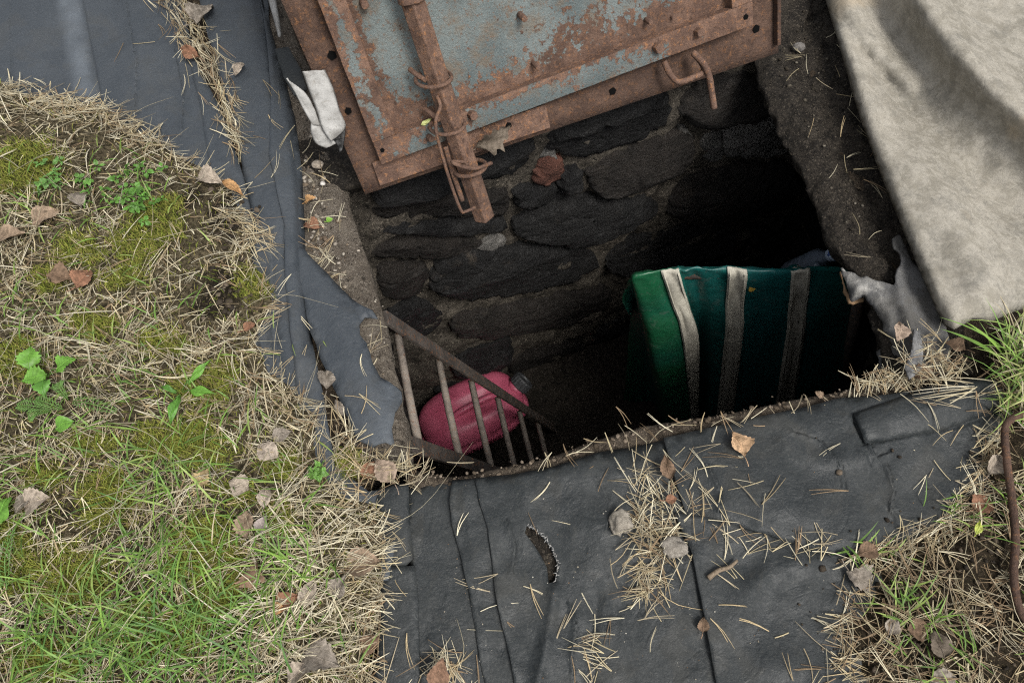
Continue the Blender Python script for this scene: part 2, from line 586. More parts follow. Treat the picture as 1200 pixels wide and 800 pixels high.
def tinted(name, rough=0.8, spec=0.2, var=0.25, scale=60, trans=0.0):
    m = M(name, rough, spec)
    a = m.attr()
    c = m.mix(m.ramp(m.noise(scale, 5, 0.7), 0.35, 0.7, 0, var), a, (0.03, 0.022, 0.012))
    m.color(c)
    if trans:
        tr = m.n('ShaderNodeBsdfTranslucent'); m.set(tr.inputs[0], c)
        mx = m.n('ShaderNodeMixShader'); mx.inputs[0].default_value = trans
        out = m.t.nodes['Material Output']
        m.t.links.new(m.b.outputs[0], mx.inputs[1]); m.t.links.new(tr.outputs[0], mx.inputs[2])
        m.t.links.new(mx.outputs[0], out.inputs['Surface'])
    return m


MAT['needle'] = tinted('dry_pine_needles', 0.6, 0.3, 0.12, 90).m
MAT['grass'] = tinted('grass_blades', 0.5, 0.35, 0.2, 40, 0.25).m
MAT['moss'] = tinted('moss', 0.9, 0.1, 0.3, 50, 0.15).m
m = tinted('dead_leaf', 0.75, 0.2, 0.5, 110, 0.1); m.bump(m.noise(120, 5, 0.7), 0.6, 0.003); MAT['leaf'] = m.m
m = tinted('green_leaf', 0.45, 0.4, 0.2, 60, 0.25); m.bump(m.noise(150, 4, 0.6), 0.3, 0.002); MAT['herb'] = m.m
m = tinted('crumb', 0.9, 0.15, 0.4, 150); m.bump(m.noise(200, 5, 0.8), 0.7, 0.003); MAT['crumb'] = m.m

# ------------------------------------------------------------------ sheets cut to an outline
def cut_mesh(poly, step, edge_jit=0.0, creases=(), seed=0, hole=None, smooth_edge=False, slit=None):
    poly = smooth_line(poly, 5, True) if smooth_edge else np.asarray(poly, float)
    bd = resample(poly, step * 0.8, True)
    if edge_jit:
        bd = bd + edge_jit * np.stack([fbm(bd / 9.0 + 5, seed, 3), fbm(bd / 9.0 + 55, seed + 9, 3)], 1)
    lo, hi = bd.min(0), bd.max(0)
    gx, gy = np.meshgrid(np.arange(lo[0], hi[0], step), np.arange(lo[1], hi[1], step))
    rng = np.random.default_rng(seed + 100)
    g = np.stack([gx.ravel(), gy.ravel()], 1) + rng.uniform(-0.25, 0.25, (gx.size, 2)) * step
    ex = [g]
    for ln, w in creases:
        c = resample(ln, min(step, 5))
        t = np.gradient(c, axis=0); t /= np.linalg.norm(t, axis=1)[:, None] + 1e-9
        nn = np.stack([-t[:, 1], t[:, 0]], 1)
        for k in (-2.2, -1.1, -0.5, 0, 0.5, 1.1, 2.2):
            ex.append(c + nn * k * w)
    g = np.concatenate(ex)
    g = g[inside(g, bd)]
    d, _ = seg_dist(g, np.concatenate([bd, bd[:1]]))
    g = g[d > step * 0.4]
    pts = np.concatenate([bd, g])
    nb = len(bd)
    edges = [(i, (i + 1) % nb) for i in range(nb)]
    if slit is not None:
        d, _ = seg_dist(pts[nb:], np.concatenate([slit, slit[:1]]))
        pts = np.concatenate([bd, pts[nb:][d > 2.0], slit])
        o_ = len(pts) - len(slit)
        edges += [(o_ + i, o_ + (i + 1) % len(slit)) for i in range(len(slit))]
        hole = slit
    v, e, f, _, _, _ = delaunay_2d_cdt([Vector((p[0], p[1])) for p in pts], edges, [], 0, 1e-4)
    v = np.array([q[:] for q in v])
    cen = np.array([v[list(q)].mean(0) for q in f])
    ok = inside(cen, bd)
    if hole is not None:
        ok &= ~inside(cen, hole)
    F = np.array([q for q, k in zip(f, ok) if k], dtype=np.int32)
    return v, F, bd


def crease_z(pts, creases):
    z = np.zeros(len(pts))
    for ln, w, h, kind in creases:
        d, s = seg_dist(pts, ln)
        if kind == 'ridge':
            z += h * np.exp(-(d / w) ** 2)
        elif kind == 'step':                       # one side stands higher, fading out
            z += h * np.where(s > 0, np.exp(-d / (w * 6)), 0) * np.clip(d / (w * 0.5), 0, 1)
        elif kind == 'fold':                       # sharp lip and a groove next to it
            z += h * np.where(s > 0, np.exp(-(d / (2.2 * w)) ** 2), -0.5 * np.exp(-(d / w) ** 2))
    return z


def sheet(name, poly, base, mat, label, creases=(), step=9, wave=0.004, wscale=70, jit=1.0, seed=0, thick=0.003, zx=None, dust=None, parent=None, cat='rubber sheet', group=None, smooth_edge=False, edge_drop=0.0, lift=(), slit=None):
    v, F, bd = cut_mesh(poly, step, jit, [(c[0], c[1]) for c in creases] + [(l[0], 4) for l in lift], seed, smooth_edge=smooth_edge, slit=slit)
    z = base + wave * fbm(v / wscale + seed * 3.1, seed, 3) + 0.25 * wave * fbm(v / 18.0 + seed, seed + 4, 2)
    z = z + crease_z(v, creases)
    for ln, w, h in lift:                          # an edge that stands up a little, unevenly
        d, _ = seg_dist(v, ln)
        z = z + h * np.exp(-d / w) * (0.65 + 0.6 * fbm(v / 26.0, seed + 21, 2))
    if edge_drop:
        d, _ = seg_dist(v, np.concatenate([bd, bd[:1]]))
        z -= edge_drop * np.exp(-d / 7.0)
    if zx is not None:
        z = z + zx(v)
    t = np.zeros(len(v)) if dust is None else dust(v)
    o = mk(name, P(v[:, 0], v[:, 1], z), F, mat, parent, True, t, solid=thick, up=True)
    SURF.append((P(v[:, 0], v[:, 1], z), F))
    if label:
        tag(o, label, cat, group)
    return o


# ------------------------------------------------------------------ ground with the pit opening
RIM_L = [(322, -40), (345, 40), (372, 100), (395, 165), (405, 225), (425, 290), (445, 355), (462, 430), (474, 490), (481, 548)]
RIM_F = [(481, 548), (530, 557), (580, 548), (640, 535), (700, 514), (760, 497), (830, 487), (880, 478), (940, 465), (985, 457), (1040, 441), (1064, 432)]
RIM_R = [(866, -20), (893, 85), (912, 132), (939, 186), (960, 228), (978, 278), (1014, 325), (1033, 380), (1046, 448)]
cTL, cTR, cBR, cBL = (P(*q, 0.0)[:2] for q in ((398, 203), (912, 40), (1052, 440), (478, 556)))
PIT = np.array([cTL, cTR, cBR, cBL])
DEPTH = 1.32

_f = (cTR - cTL) / np.linalg.norm(cTR - cTL)
wTL, wTR, wBR, wBL = cTL - _f * 0.05, cTR + _f * 0.42, cBR + (0.42, -0.06), cBL + (-0.06, -0.06)
WALLS = np.array([wTL, wTR, wBR, wBL])      # the cellar is wider than its opening
hole = PIT + (PIT - PIT.mean(0)) * 0.10
box = np.array([(-2.2, -1.0), (2.2, -1.0), (2.2, 3.0), (-2.2, 3.0)])
v, F, bd = cut_mesh(box, 0.06, 0, [], 3, hole=hole)
hb = resample(hole, 0.05, True)
z = -0.022 + 0.006 * fbm(v * 9, 2, 4)
o = mk('ground', np.column_stack([v, z]), F, MAT['soil'], None, True, up=True)
tag(o, kind='structure', label='brown earth around the pit under the sheets', cat='ground')
R0 = 80.0
V = [(-2.2, -1, -.022), (2.2, -1, -.022), (2.2, 3, -.022), (-2.2, 3, -.022), (-R0, -R0, -.05), (R0, -R0, -.05), (R0, R0, -.05), (-R0, R0, -.05)]
o = mk('ground', V, [(0, 4, 5, 1), (1, 5, 6, 2), (2, 6, 7, 3), (3, 7, 4, 0)], MAT['ground'], None, False, up=True)
tag(o, kind='structure', label='mossy forest ground reaching out to the horizon', cat='ground')

fl = WALLS + (WALLS - WALLS.mean(0)) * 0.06
v, F, bd = cut_mesh(fl, 0.03, 0, [], 5)
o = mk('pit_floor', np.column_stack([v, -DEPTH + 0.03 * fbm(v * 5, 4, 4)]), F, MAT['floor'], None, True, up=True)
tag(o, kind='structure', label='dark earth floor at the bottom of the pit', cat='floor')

# ------------------------------------------------------------------ stone walls of the pit
def wall_frame(A, B):
    A = np.array([A[0], A[1], 0.0]); B = np.array([B[0], B[1], 0.0])
    e = B - A; w = np.linalg.norm(e); e /= w
    n = np.array([-e[1], e[0], 0.0])
    c = np.array([*PIT.mean(0), 0.0])
    if (c - A) @ n < 0:
        n = -n
    return A, e, n, w


def stone_part(fr, poly, bulge, mat, parent, seed, npt=18, name='stone', step=0.012):
    """a rubble stone: the outline stands proud of the mortar and is broken into a few faces"""
    A, e, n = fr
    poly = np.asarray(poly, float)
    c = poly.mean(0)
    ln = smooth_line(c + (poly - c) * 0.955, 2, True)
    ln = resample(ln, step, True)
    ln = ln + 0.014 * np.stack([fbm(ln * 45 + seed, seed + 2, 3), fbm(ln * 45 + seed + 9, seed + 3, 3)], 1)
    v, F, bd = cut_mesh(ln, step, 0, [], seed)
    d, _ = seg_dist(v, np.concatenate([bd, bd[:1]]))
    rng = np.random.default_rng(seed + 500)
    ext = np.ptp(poly, axis=0)
    h = np.full(len(v), 9.0)
    for k in range(7):
        g = rng.normal(0, 1, 2) * np.array([0.45, 0.75]) * bulge / (ext * 0.5 + 0.02)
        p0 = c + rng.uniform(-0.35, 0.35, 2) * ext
        h = np.minimum(h, bulge * rng.uniform(1.0, 1.35) + (v - p0) @ g)
    h = np.minimum(h, bulge * (0.25 + 1.1 * np.sqrt(np.clip(d / (0.35 * ext.min() + 0.004), 0, 1))))
    h = np.maximum(h, 0.006 + 0.15 * bulge)
    h = h + 0.007 * fbm(v * np.array([25, 45]) + seed * 3.3, seed, 4, 0.6) - 0.012 * np.exp(-(np.abs(vn(v * np.array([9, 16]) + seed, seed + 7)) / 0.05) ** 2)
    nv = len(v)
    V = A + np.outer(v[:, 0], e) + np.column_stack([np.zeros((nv, 2)), v[:, 1]]) + np.outer(h, n)
    # skirt going back into the wall
    bdv = [i for i in range(nv) if d[i] < 1e-6]
    ang = np.argsort(np.arctan2(v[bdv, 1] - c[1], v[bdv, 0] - c[0]))
    nb = len(bd)
    base = A + np.outer(bd[:, 0], e) + np.column_stack([np.zeros((nb, 2)), bd[:, 1]]) - n * 0.05
    V = np.concatenate([V, base])
    F = [tuple(f) for f in F] + [(i, (i + 1) % nb, nv + (i + 1) % nb, nv + i) for i in range(nb)]
    o = mk(name, V, F, mat, parent, True)
    return fix_normals(o)


def rough_poly(a0, a1, b0, b1, rng):
    w, h = a1 - a0, b1 - b0
    pts = [(0.0, .2), (0.12, 0.02), (.5, 0), (.88, .03), (1, .22), (1, .75), (.86, .98), (.5, 1), (.14, .97), (0, .78)]
    return [(a0 + w * (x + rng.uniform(-.06, .06)), b0 + h * (y + rng.uniform(-.08, .08))) for x, y in pts]


def build_wall(A2, B2, label, explicit=(), seed=0, ztop=-0.03):
    A, e, n, w = wall_frame(A2, B2)
    fr = (A, e, n)
    root = empty('stone_wall', A + e * w / 2 + np.array([0, 0, -DEPTH]), label, 'wall')
    # mortar behind the stones
    na, nb = int(w / 0.012), int(DEPTH / 0.012)
    aa, bb = np.meshgrid(np.linspace(-0.03, w + 0.03, na), np.linspace(-DEPTH - 0.03, ztop, nb))
    q = np.stack([aa.ravel(), bb.ravel()], 1)
    off = 0.001 + 0.030 * fbm(q * 14 + seed, seed, 5, 0.6)
    V = A + q[:, :1] * e + np.column_stack([np.zeros((len(q), 2)), q[:, 1]]) + off[:, None] * n
    idx = np.arange(na * nb).reshape(nb, na)
    F = np.stack([idx[:-1, :-1], idx[:-1, 1:], idx[1:, 1:], idx[1:, :-1]], -1).reshape(-1, 4)
    fix_normals(mk('mortar', V, F, MAT['mortar'], root, True))
    polys = []
    for i, (px, bulge, mt) in enumerate(explicit):
        pts = PP(np.array([p[0] for p in px]), np.array([p[1] for p in px]), A + n * bulge * 0.6, n)
        q = np.stack([(pts - A) @ e, pts[:, 2]], 1)
        polys.append(q)
        stone_part(fr, q, bulge, MAT[mt], root, seed + i, 30, 'brick' if mt == 'brick' else 'stone', 0.009)
    rng = random.Random(seed)
    z = ztop - 0.03
    j = 0
    while z > -DEPTH:
        h = rng.uniform(0.13, 0.22)
        a = rng.uniform(-0.12, 0.0)
        while a < w:
            ww = rng.uniform(0.17, 0.36)
            p = rough_poly(a + .01, a + ww - .012, z - h + .012, z - .008, rng)
            a += ww
            tst = np.array(p + [tuple(np.mean(p, axis=0))])
            bad = any(inside(tst, q).any() or inside(q, np.array(p)).any() for q in polys)
            cxx = np.mean(p, axis=0)
            if bad or cxx[0] < 0.0 or cxx[0] > w or any(x[0] < -0.06 or x[0] > w + 0.06 for x in p):
                continue
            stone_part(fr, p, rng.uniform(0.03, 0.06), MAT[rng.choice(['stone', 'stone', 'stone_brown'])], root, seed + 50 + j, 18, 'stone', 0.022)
            j += 1
        z -= h
    return root


far_stones = [
    ([(641, 172), (665, 152), (700, 138), (740, 118), (772, 108), (792, 122), (789, 150), (765, 170), (725, 184), (690, 194), (658, 190)], 0.06, 'stone'),
    ([(797, 132), (815, 112), (850, 96), (895, 92), (915, 122), (903, 143), (860, 152), (822, 156), (803, 148)], 0.05, 'stone_brown'),  # lighter stone tone stands in for light missing at this end
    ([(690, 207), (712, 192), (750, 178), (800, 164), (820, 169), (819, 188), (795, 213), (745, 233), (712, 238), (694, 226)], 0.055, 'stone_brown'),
    ([(626, 206), (638, 191), (654, 188), (665, 193), (664, 206), (655, 216), (632, 220)], 0.03, 'brick'),
    ([(664, 203), (678, 194), (686, 207), (684, 222), (668, 228), (656, 221)], 0.035, 'stone'),
    ([(603, 226), (625, 221), (652, 224), (669, 231), (652, 245), (622, 250), (606, 244)], 0.04, 'stone'),
    ([(852, 163), (885, 150), (922, 142), (938, 160), (925, 186), (880, 190), (852, 188)], 0.04, 'stone_grey'),
    ([(823, 162), (848, 160), (850, 184), (838, 192), (824, 190)], 0.022, 'stone_grey'),
    ([(778, 254), (800, 226), (830, 207), (880, 198), (930, 196), (945, 220), (928, 248), (880, 262), (815, 266)], 0.055, 'stone_brown'),  # also toned lighter in place of light that does not reach here
    ([(608, 266), (645, 248), (690, 238), (738, 236), (776, 236), (770, 254), (735, 275), (690, 292), (640, 292), (607, 282)], 0.055, 'stone'),
    ([(437, 268), (475, 262), (530, 262), (585, 260), (600, 266), (585, 276), (520, 280), (445, 276)], 0.03, 'stone'),  # really a dark gap: its shade is drawn as a flat dark stone
    ([(503, 332), (528, 308), (575, 298), (640, 294), (696, 298), (707, 318), (680, 338), (620, 352), (560, 360), (517, 354)], 0.06, 'stone'),
    ([(436, 246), (446, 226), (490, 208), (550, 190), (610, 168), (629, 166), (629, 192), (608, 212), (560, 222), (500, 236), (460, 246)], 0.06, 'stone'),
    ([(432, 257), (470, 248), (530, 232), (585, 224), (600, 232), (596, 254), (545, 258), (480, 260)], 0.035, 'stone_brown'),
    ([(440, 292), (490, 284), (545, 281), (575, 288), (560, 300), (510, 306), (445, 308)], 0.035, 'stone_brown'),
    ([(444, 322), (475, 314), (505, 314), (498, 338), (480, 352), (448, 350)], 0.03, 'stone_brown'),
    ([(560, 290), (577, 280), (592, 284), (588, 298), (570, 301)], 0.02, 'stone_grey'),
    ([(640, 158), (630, 170), (632, 184), (641, 186), (656, 192), (645, 168)], 0.012, 'stone_grey'),
    ([(792, 168), (780, 178), (795, 152), (800, 148), (815, 160)], 0.01, 'stone_grey'),
    ([(712, 312), (745, 285), (800, 270), (860, 268), (868, 290), (830, 308), (770, 322), (725, 328)], 0.045, 'stone'),
    ([(450, 372), (480, 358), (512, 362), (520, 380), (500, 398), (462, 396)], 0.035, 'stone'),
    ([(525, 378), (560, 368), (640, 356), (710, 340), (722, 358), (690, 382), (610, 396), (540, 402)], 0.045, 'stone_brown'),
    ([(880, 268), (935, 256), (975, 258), (985, 285), (940, 302), (890, 300)], 0.045, 'stone'),
]
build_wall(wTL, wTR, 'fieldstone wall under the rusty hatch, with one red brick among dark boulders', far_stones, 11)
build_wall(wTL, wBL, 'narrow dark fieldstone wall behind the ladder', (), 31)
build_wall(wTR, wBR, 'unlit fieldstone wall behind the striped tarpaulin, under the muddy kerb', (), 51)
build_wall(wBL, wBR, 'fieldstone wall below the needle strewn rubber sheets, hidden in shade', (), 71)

# ------------------------------------------------------------------ rims of the pit
def rim(name, outer, inner, mat, label, cat, ztop, drop, seed, amp=0.008, lip=0.012, na=12, nd=10, step=5.5, kind=None, grooves=0.0, freq=28):
    """a crumbling kerb: top from the outer to the inner line, then a face going down into the pit"""
    so, si = smooth_line(outer, 6), smooth_line(inner, 6)
    L = np.linalg.norm(np.diff(si, axis=0), axis=1).sum()
    n = int(L / step)
    def rs(l):
        s = np.concatenate([[0], np.cumsum(np.linalg.norm(np.diff(l, axis=0), axis=1))]); s /= s[-1]
        t = np.linspace(0, 1, n)
        return np.stack([np.interp(t, s, l[:, 0]), np.interp(t, s, l[:, 1])], 1)
    O, I = rs(so), rs(si)
    rows = []
    for k in range(na):
        t = k / (na - 1)
        q = O + (I - O) * t
        w = P(q[:, 0], q[:, 1], ztop)
        zz = amp * fbm(w[:, :2] * freq, seed, 5, 0.6) - lip * max(0, (t - 0.75) / 0.25) ** 2
        zz = zz + grooves * math.sin(t * 9.5) * (1 - t * 0.3)
        w[:, 2] += zz
        rows.append(w)
    Iw = P(I[:, 0], I[:, 1], ztop)
    Ow = P(O[:, 0], O[:, 1], ztop)
    inn = Iw - Ow; inn[:, 2] = 0; inn /= np.linalg.norm(inn, axis=1)[:, None]
    for k in range(1, nd + 1):
        t = k / nd
        w = rows[na - 1].copy() if False else Iw.copy()
        w[:, 2] = ztop - lip - drop * t
        off = 0.004 - 0.03 * t + amp * 1.2 * fbm(np.column_stack([w[:, :2] * freq, w[:, 2] * freq]), seed + 3, 4, 0.6)
        w += inn * off[:, None]
        rows.append(w)
    V = np.concatenate(rows)
    idx = np.arange(len(V)).reshape(len(rows), n)
    F = np.stack([idx[:-1, :-1], idx[:-1, 1:], idx[1:, 1:], idx[1:, :-1]], -1).reshape(-1, 4)
    SURF.append((V, F))
    o = mk(name, V, F, MAT[mat], None, True, up=True)
    tag(o, label, cat, None, kind)
    return o


rim('concrete_kerb', [(290, -40), (312, 40), (335, 100), (345, 165), (352, 225), (355, 290), (375, 355), (395, 430), (410, 490), (425, 560)],
    RIM_L, 'concrete', 'crumbling pale concrete kerb beside the rusty hatch, strewn with grit', 'kerb', -0.012, 0.18, 21, 0.010, 0.012, 14)
rim('concrete_kerb', [(985, -60), (998, 20), (1012, 80), (1030, 140), (1055, 200), (1080, 270), (1110, 330), (1130, 390), (1140, 440)],
    RIM_R, 'wet_soil', 'dark muddy kerb along the edge of the pale canvas', 'kerb', -0.012, 0.05, 22, 0.012, 0.018, 44, 8, step=3.0, grooves=0.007, freq=40)
rim('concrete_kerb', [(470, 590), (530, 590), (580, 580), (640, 568), (700, 548), (760, 531), (830, 520), (880, 511), (940, 500), (985, 492), (1045, 480), (1075, 470)],
    RIM_F, 'crust', 'thin crumbly earth kerb showing above the front rubber sheets', 'kerb', -0.002, 0.15, 23, 0.007, 0.008, 12, 8, freq=60)

rim('concrete_kerb', [(330, 170), (420, 150), (560, 90), (700, 50), (850, 5), (960, -25)],
    [(385, 222), (440, 206), (560, 164), (700, 116), (850, 68), (940, 36)], 'wet_soil', 'dark earth kerb on which the hatch stands', 'kerb', -0.008, 0.05, 24, 0.008, 0.012, 10, 6, freq=50)

# ------------------------------------------------------------------ rubber sheets
streak = [(58, -40), (70, 40), (84, 115), (118, 125), (108, 60), (98, 0), (92, -40)]


def dust_left(v):
    d, _ = seg_dist(v, streak + [streak[0]])
    i = inside(v, streak)
    a = np.where(i, sstep(d, 0, 10), 0) * (0.55 + 0.45 * fbm(v / 16, 3, 3))
    b = 0.12 * sstep(v[:, 1], 330, 470) * sstep(fbm(v / 30, 8, 3), -0.1, 0.4)
    return np.clip(a + b, 0, 1) * 0.95


E1 = [(80, -160), (90, -60), (97, 0), (104, 40), (112, 80), (118, 115), (124, 160)]
E2 = [(188, -100), (206, 0), (224, 80), (236, 130), (243, 180), (249, 215), (262, 300)]
E3 = [(150, -160), (182, -40), (222, 55), (262, 135), (288, 215), (302, 262), (318, 330), (322, 430)]
sheet('rubber_sheet', [(-260, -160)] + [(x + 8, y) for x, y in E1] + [(100, 260), (-260, 200)], 0.004, MAT['rubber_blue'],
      'blue grey rubber sheet with a pale streak in the upper left corner', [([(30, -60), (48, 110)], 12, 0.005, 'ridge'), ([(10, -60), (14, 100)], 3, 0.002, 'fold')], seed=1, wave=0.006, wscale=90, jit=0.6, dust=dust_left)
sheet('rubber_sheet', E1 + [(200, 300), (266, 300)] + [(x + 7, y) for x, y in E2[::-1]], 0.009, MAT['rubber_blue'],
      'smooth blue grey rubber sheet between the pale streak and the needle line', [([(150, -60), (175, 120)], 22, 0.005, 'ridge'), ([(140, -60), (150, 20), (160, 70), (158, 130)], 1.8, 0.003, 'fold'), ([(205, 60), (215, 110), (213, 150)], 1.6, 0.003, 'fold')], seed=31, wave=0.006, wscale=80, jit=0.6, lift=[(E1, 6, 0.003)])
sheet('rubber_sheet', E2 + [(270, 420)] + E3[::-1][:-1], 0.014, MAT['rubber_blue'],
      'narrow tapering rubber sheet just left of the needle line', [([(235, 80), (262, 170), (280, 240)], 9, 0.004, 'ridge')], seed=32, wave=0.004, wscale=60, jit=0.8, lift=[(E2, 5, 0.003)], dust=dust_left)


def z_s2(v):
    dl, _ = seg_dist(v, [(215, -160), (240, 20), (272, 130), (288, 195), (302, 250), (300, 330)])
    dr, _ = seg_dist(v, [(290, -160), (307, 0), (345, 140), (354, 220), (357, 300), (366, 400)])
    return 0.010 * np.exp(-dl / 9) - 0.03 * np.exp(-dr / 7) + 0.008 * np.exp(-((dr - 30) / 16) ** 2)


E4 = [(280, -160), (292, -60), (306, 0), (314, 50), (318, 110), (315, 180), (325, 225), (333, 262), (334, 330), (344, 420), (352, 500), (372, 560), (392, 600)]
sheet('rubber_sheet', [(210, -160)] + [(x + 6, y) for x, y in E4] + [(400, 680), (370, 600), (335, 520), (300, 430), (290, 340), (298, 262), (288, 215), (270, 135), (246, 50), (228, -20)],
      0.013, MAT['rubber_blue'], 'long blue grey rubber strip with a dark crack on its grass side',
      [([(300, 380), (316, 440), (346, 530)], 4, 0.006, 'ridge'), ([(262, 60), (285, 130), (300, 200)], 10, 0.004, 'ridge'), ([(318, 300), (322, 400), (345, 500)], 3, 0.003, 'fold')],
      seed=2, wave=0.005, wscale=60, jit=1.2, zx=z_s2, dust=dust_left)
sheet('rubber_sheet', E4 + [(392, 680), (455, 680), (470, 600), (470, 572), (432, 575), (392, 545), (380, 470), (366, 400), (359, 320), (357, 260), (354, 200), (346, 140), (328, 70), (307, 0), (288, -160)],
      0.018, MAT['rubber_blue'], 'narrow rubber strip bordering the concrete kerb, nearest the hatch',
      [([(335, 120), (343, 220), (346, 320), (356, 420)], 7, 0.004, 'ridge')], seed=33, wave=0.005, wscale=60, jit=0.8, zx=z_s2, lift=[(E4, 4, 0.003)], dust=dust_left)


def z_s3(v):
    d, _ = seg_dist(v, [(357, 285), (420, 358), (440, 385), (447, 440), (472, 472)])
    return -0.012 * np.exp(-d / 6) + 0.004 * sstep(v[:, 0], 380, 430)


sheet('rubber_sheet', [(345, 285), (357, 292), (385, 322), (414, 352), (436, 364), (441, 374), (428, 372), (420, 380), (421, 392), (430, 402), (436, 424), (446, 441), (456, 447), (470, 459), (471, 471), (463, 483), (459, 500), (463, 523), (452, 518), (436, 524), (419, 516), (406, 488), (390, 452), (376, 420), (362, 385), (356, 350), (345, 330)],
      0.010, MAT['rubber_blue'], 'torn triangular rubber flap reaching over the concrete kerb above the ladder',
      [([(375, 330), (420, 430), (450, 510)], 20, 0.006, 'ridge')],
      seed=3, wave=0.004, wscale=50, jit=1.6, zx=z_s3, dust=lambda v: 0.35 * sstep(v[:, 0] + v[:, 1] * 0.3, 540, 610) * sstep(fbm(v / 12, 4, 3), -0.3, 0.4), step=7)

FRONT_TOP = [(478, 569), (500, 566), (532, 562), (560, 560), (600, 556), (650, 546), (700, 530), (740, 524), (785, 514)]


def z_front(v):
    d, _ = seg_dist(v, FRONT_TOP + [(860, 496), (920, 484), (985, 468), (1062, 447), (1110, 432)])
    return -0.010 * np.exp(-d / 8)


C1 = [(530, 562), (527, 585), (530, 615), (540, 650), (549, 690), (556, 730), (562, 770), (575, 830), (590, 1050)]
C2 = [(556, 560), (563, 590), (572, 620), (577, 655), (580, 690), (586, 720), (592, 745), (602, 790), (612, 860), (630, 1050)]
SLIT = np.array([(617, 616), (625, 620), (636, 629), (646, 642), (653, 660), (650, 681), (643, 683), (641, 665), (634, 651), (625, 637), (615, 624)], float)
sheet('rubber_sheet', [(478, 569), (500, 566)] + [(x + 7, y) for x, y in C1] + [(482, 1050), (492, 860), (488, 780), (487, 700), (480, 660), (476, 620)],
      0.008, MAT['rubber_dark'], 'dark rubber sheet below the ladder, left of the two long pleats', [([(478, 610), (486, 660), (488, 700), (490, 760)], 5, 0.004, 'ridge')],
      seed=34, wave=0.008, wscale=70, jit=0.7, zx=z_front)
sheet('rubber_sheet', C1 + [(x + 7, y) for x, y in C2[::-1]], 0.012, MAT['rubber_dark'], 'narrow dark rubber pleat between two long edges on the front sheet',
      [([(545, 565), (556, 650), (570, 760)], 10, 0.004, 'ridge')], seed=35, wave=0.005, wscale=50, jit=0.7, zx=z_front, lift=[(C1, 5, 0.007)], step=7)
S_TEAR = dict(base=0.017)
sheet('rubber_sheet', C2[:1] + FRONT_TOP[4:] + [(800, 530), (830, 700), (870, 860), (900, 1050)] + C2[::-1][:-1], 0.017, MAT['rubber_dark'],
      'dark rubber sheet with a small frayed tear, right of the two long pleats',
      [([(650, 690), (646, 720), (632, 790), (625, 860)], 7, 0.008, 'ridge'), ([(700, 700), (690, 760), (700, 840)], 8, -0.006, 'ridge'), ([(660, 590), (740, 640), (790, 690)], 26, 0.006, 'ridge'), ([(612, 560), (622, 620)], 12, 0.004, 'ridge'), ([(668, 705), (676, 735), (670, 770), (676, 820)], 1.8, 0.004, 'fold'), ([(596, 610), (604, 640), (600, 668)], 1.6, 0.003, 'fold'), ([(700, 560), (716, 590), (712, 620)], 1.8, 0.003, 'fold'), ([(610, 545), (700, 560), (790, 545)], 14, 0.004, 'ridge')],
      seed=4, wave=0.009, wscale=75, jit=0.8, zx=z_front, lift=[(C2, 5, 0.006), ([(620, 620), (640, 640), (648, 665)], 9, 0.005)], slit=SLIT)
sheet('rubber_sheet', [(425, 1050), (430, 860), (442, 760), (446, 690), (452, 664), (486, 662), (490, 700), (493, 860), (492, 1050)],
      0.019, MAT['rubber_dark'], 'narrow vertical rubber strip along the grass, lower of two', [], seed=5, wave=0.004, jit=0.8)
sheet('rubber_sheet', [(440, 574), (460, 568), (479, 566), (480, 600), (484, 655), (474, 664), (460, 664), (448, 650), (441, 610)],
      0.022, MAT['rubber_dark'], 'small rubber flap with a rounded corner beside the dry grass', [], seed=6, wave=0.003, jit=0.6, step=7, edge_drop=0.004)
sheet('rubber_sheet', [(790, 600), (870, 612), (960, 640), (1000, 655), (1030, 665), (1040, 700), (1020, 740), (1035, 800), (1060, 1050), (885, 1050), (852, 860), (838, 790), (822, 700), (812, 650)],
      0.026, MAT['rubber_dark'], 'lower right rubber sheet reaching under the brown pine litter',
      [([(880, 690), (910, 665), (960, 660)], 14, 0.007, 'ridge'), ([(900, 780), (960, 800)], 20, 0.005, 'ridge')], seed=7, wave=0.006, jit=0.7, lift=[([(812, 650), (822, 700), (838, 790), (852, 860)], 5, 0.005)])


def z_s8(v):
    d, _ = seg_dist(v, [(975, 652), (1010, 645), (1060, 632), (1100, 616), (1135, 580)])
    return z_front(v) + 0.012 * np.exp(-(d / 26) ** 2) * (1 - np.exp(-d / 6)) - 0.004


sheet('rubber_sheet', [(778, 513), (800, 508), (860, 494), (920, 482), (958, 473), (985, 466), (1040, 462), (1120, 450), (1190, 440), (1230, 440), (1230, 560), (1170, 590), (1135, 592), (1108, 614), (1062, 634), (1012, 646), (985, 652), (960, 646), (900, 626), (850, 612), (818, 640), (802, 596), (788, 548)],
      0.028, MAT['rubber_dark'], 'large dark rubber sheet with scattered needles below the striped tarpaulin',
      [([(985, 466), (1000, 495), (1012, 522), (1030, 570), (1040, 600)], 4, 0.0035, 'fold'), ([(900, 482), (925, 520), (960, 540), (1010, 536)], 12, 0.006, 'ridge'),
       ([(1012, 522), (1060, 512), (1110, 505), (1150, 492), (1180, 480)], 3, 0.001, 'fold'), ([(850, 560), (920, 600), (1000, 610)], 30, 0.008, 'ridge'),
       ([(1020, 520), (1028, 536), (1040, 530)], 2, 0.005, 'fold'), ([(1040, 545), (1048, 575), (1044, 600)], 1.8, 0.004, 'fold'), ([(930, 505), (960, 515), (985, 540), (990, 570)], 1.8, 0.004, 'fold'), ([(830, 545), (845, 575), (842, 600)], 1.6, 0.003, 'fold')],
      seed=8, wave=0.007, wscale=80, jit=0.8, zx=z_s8, lift=[([(778, 513), (788, 548), (802, 596), (818, 640)], 5, 0.004)])
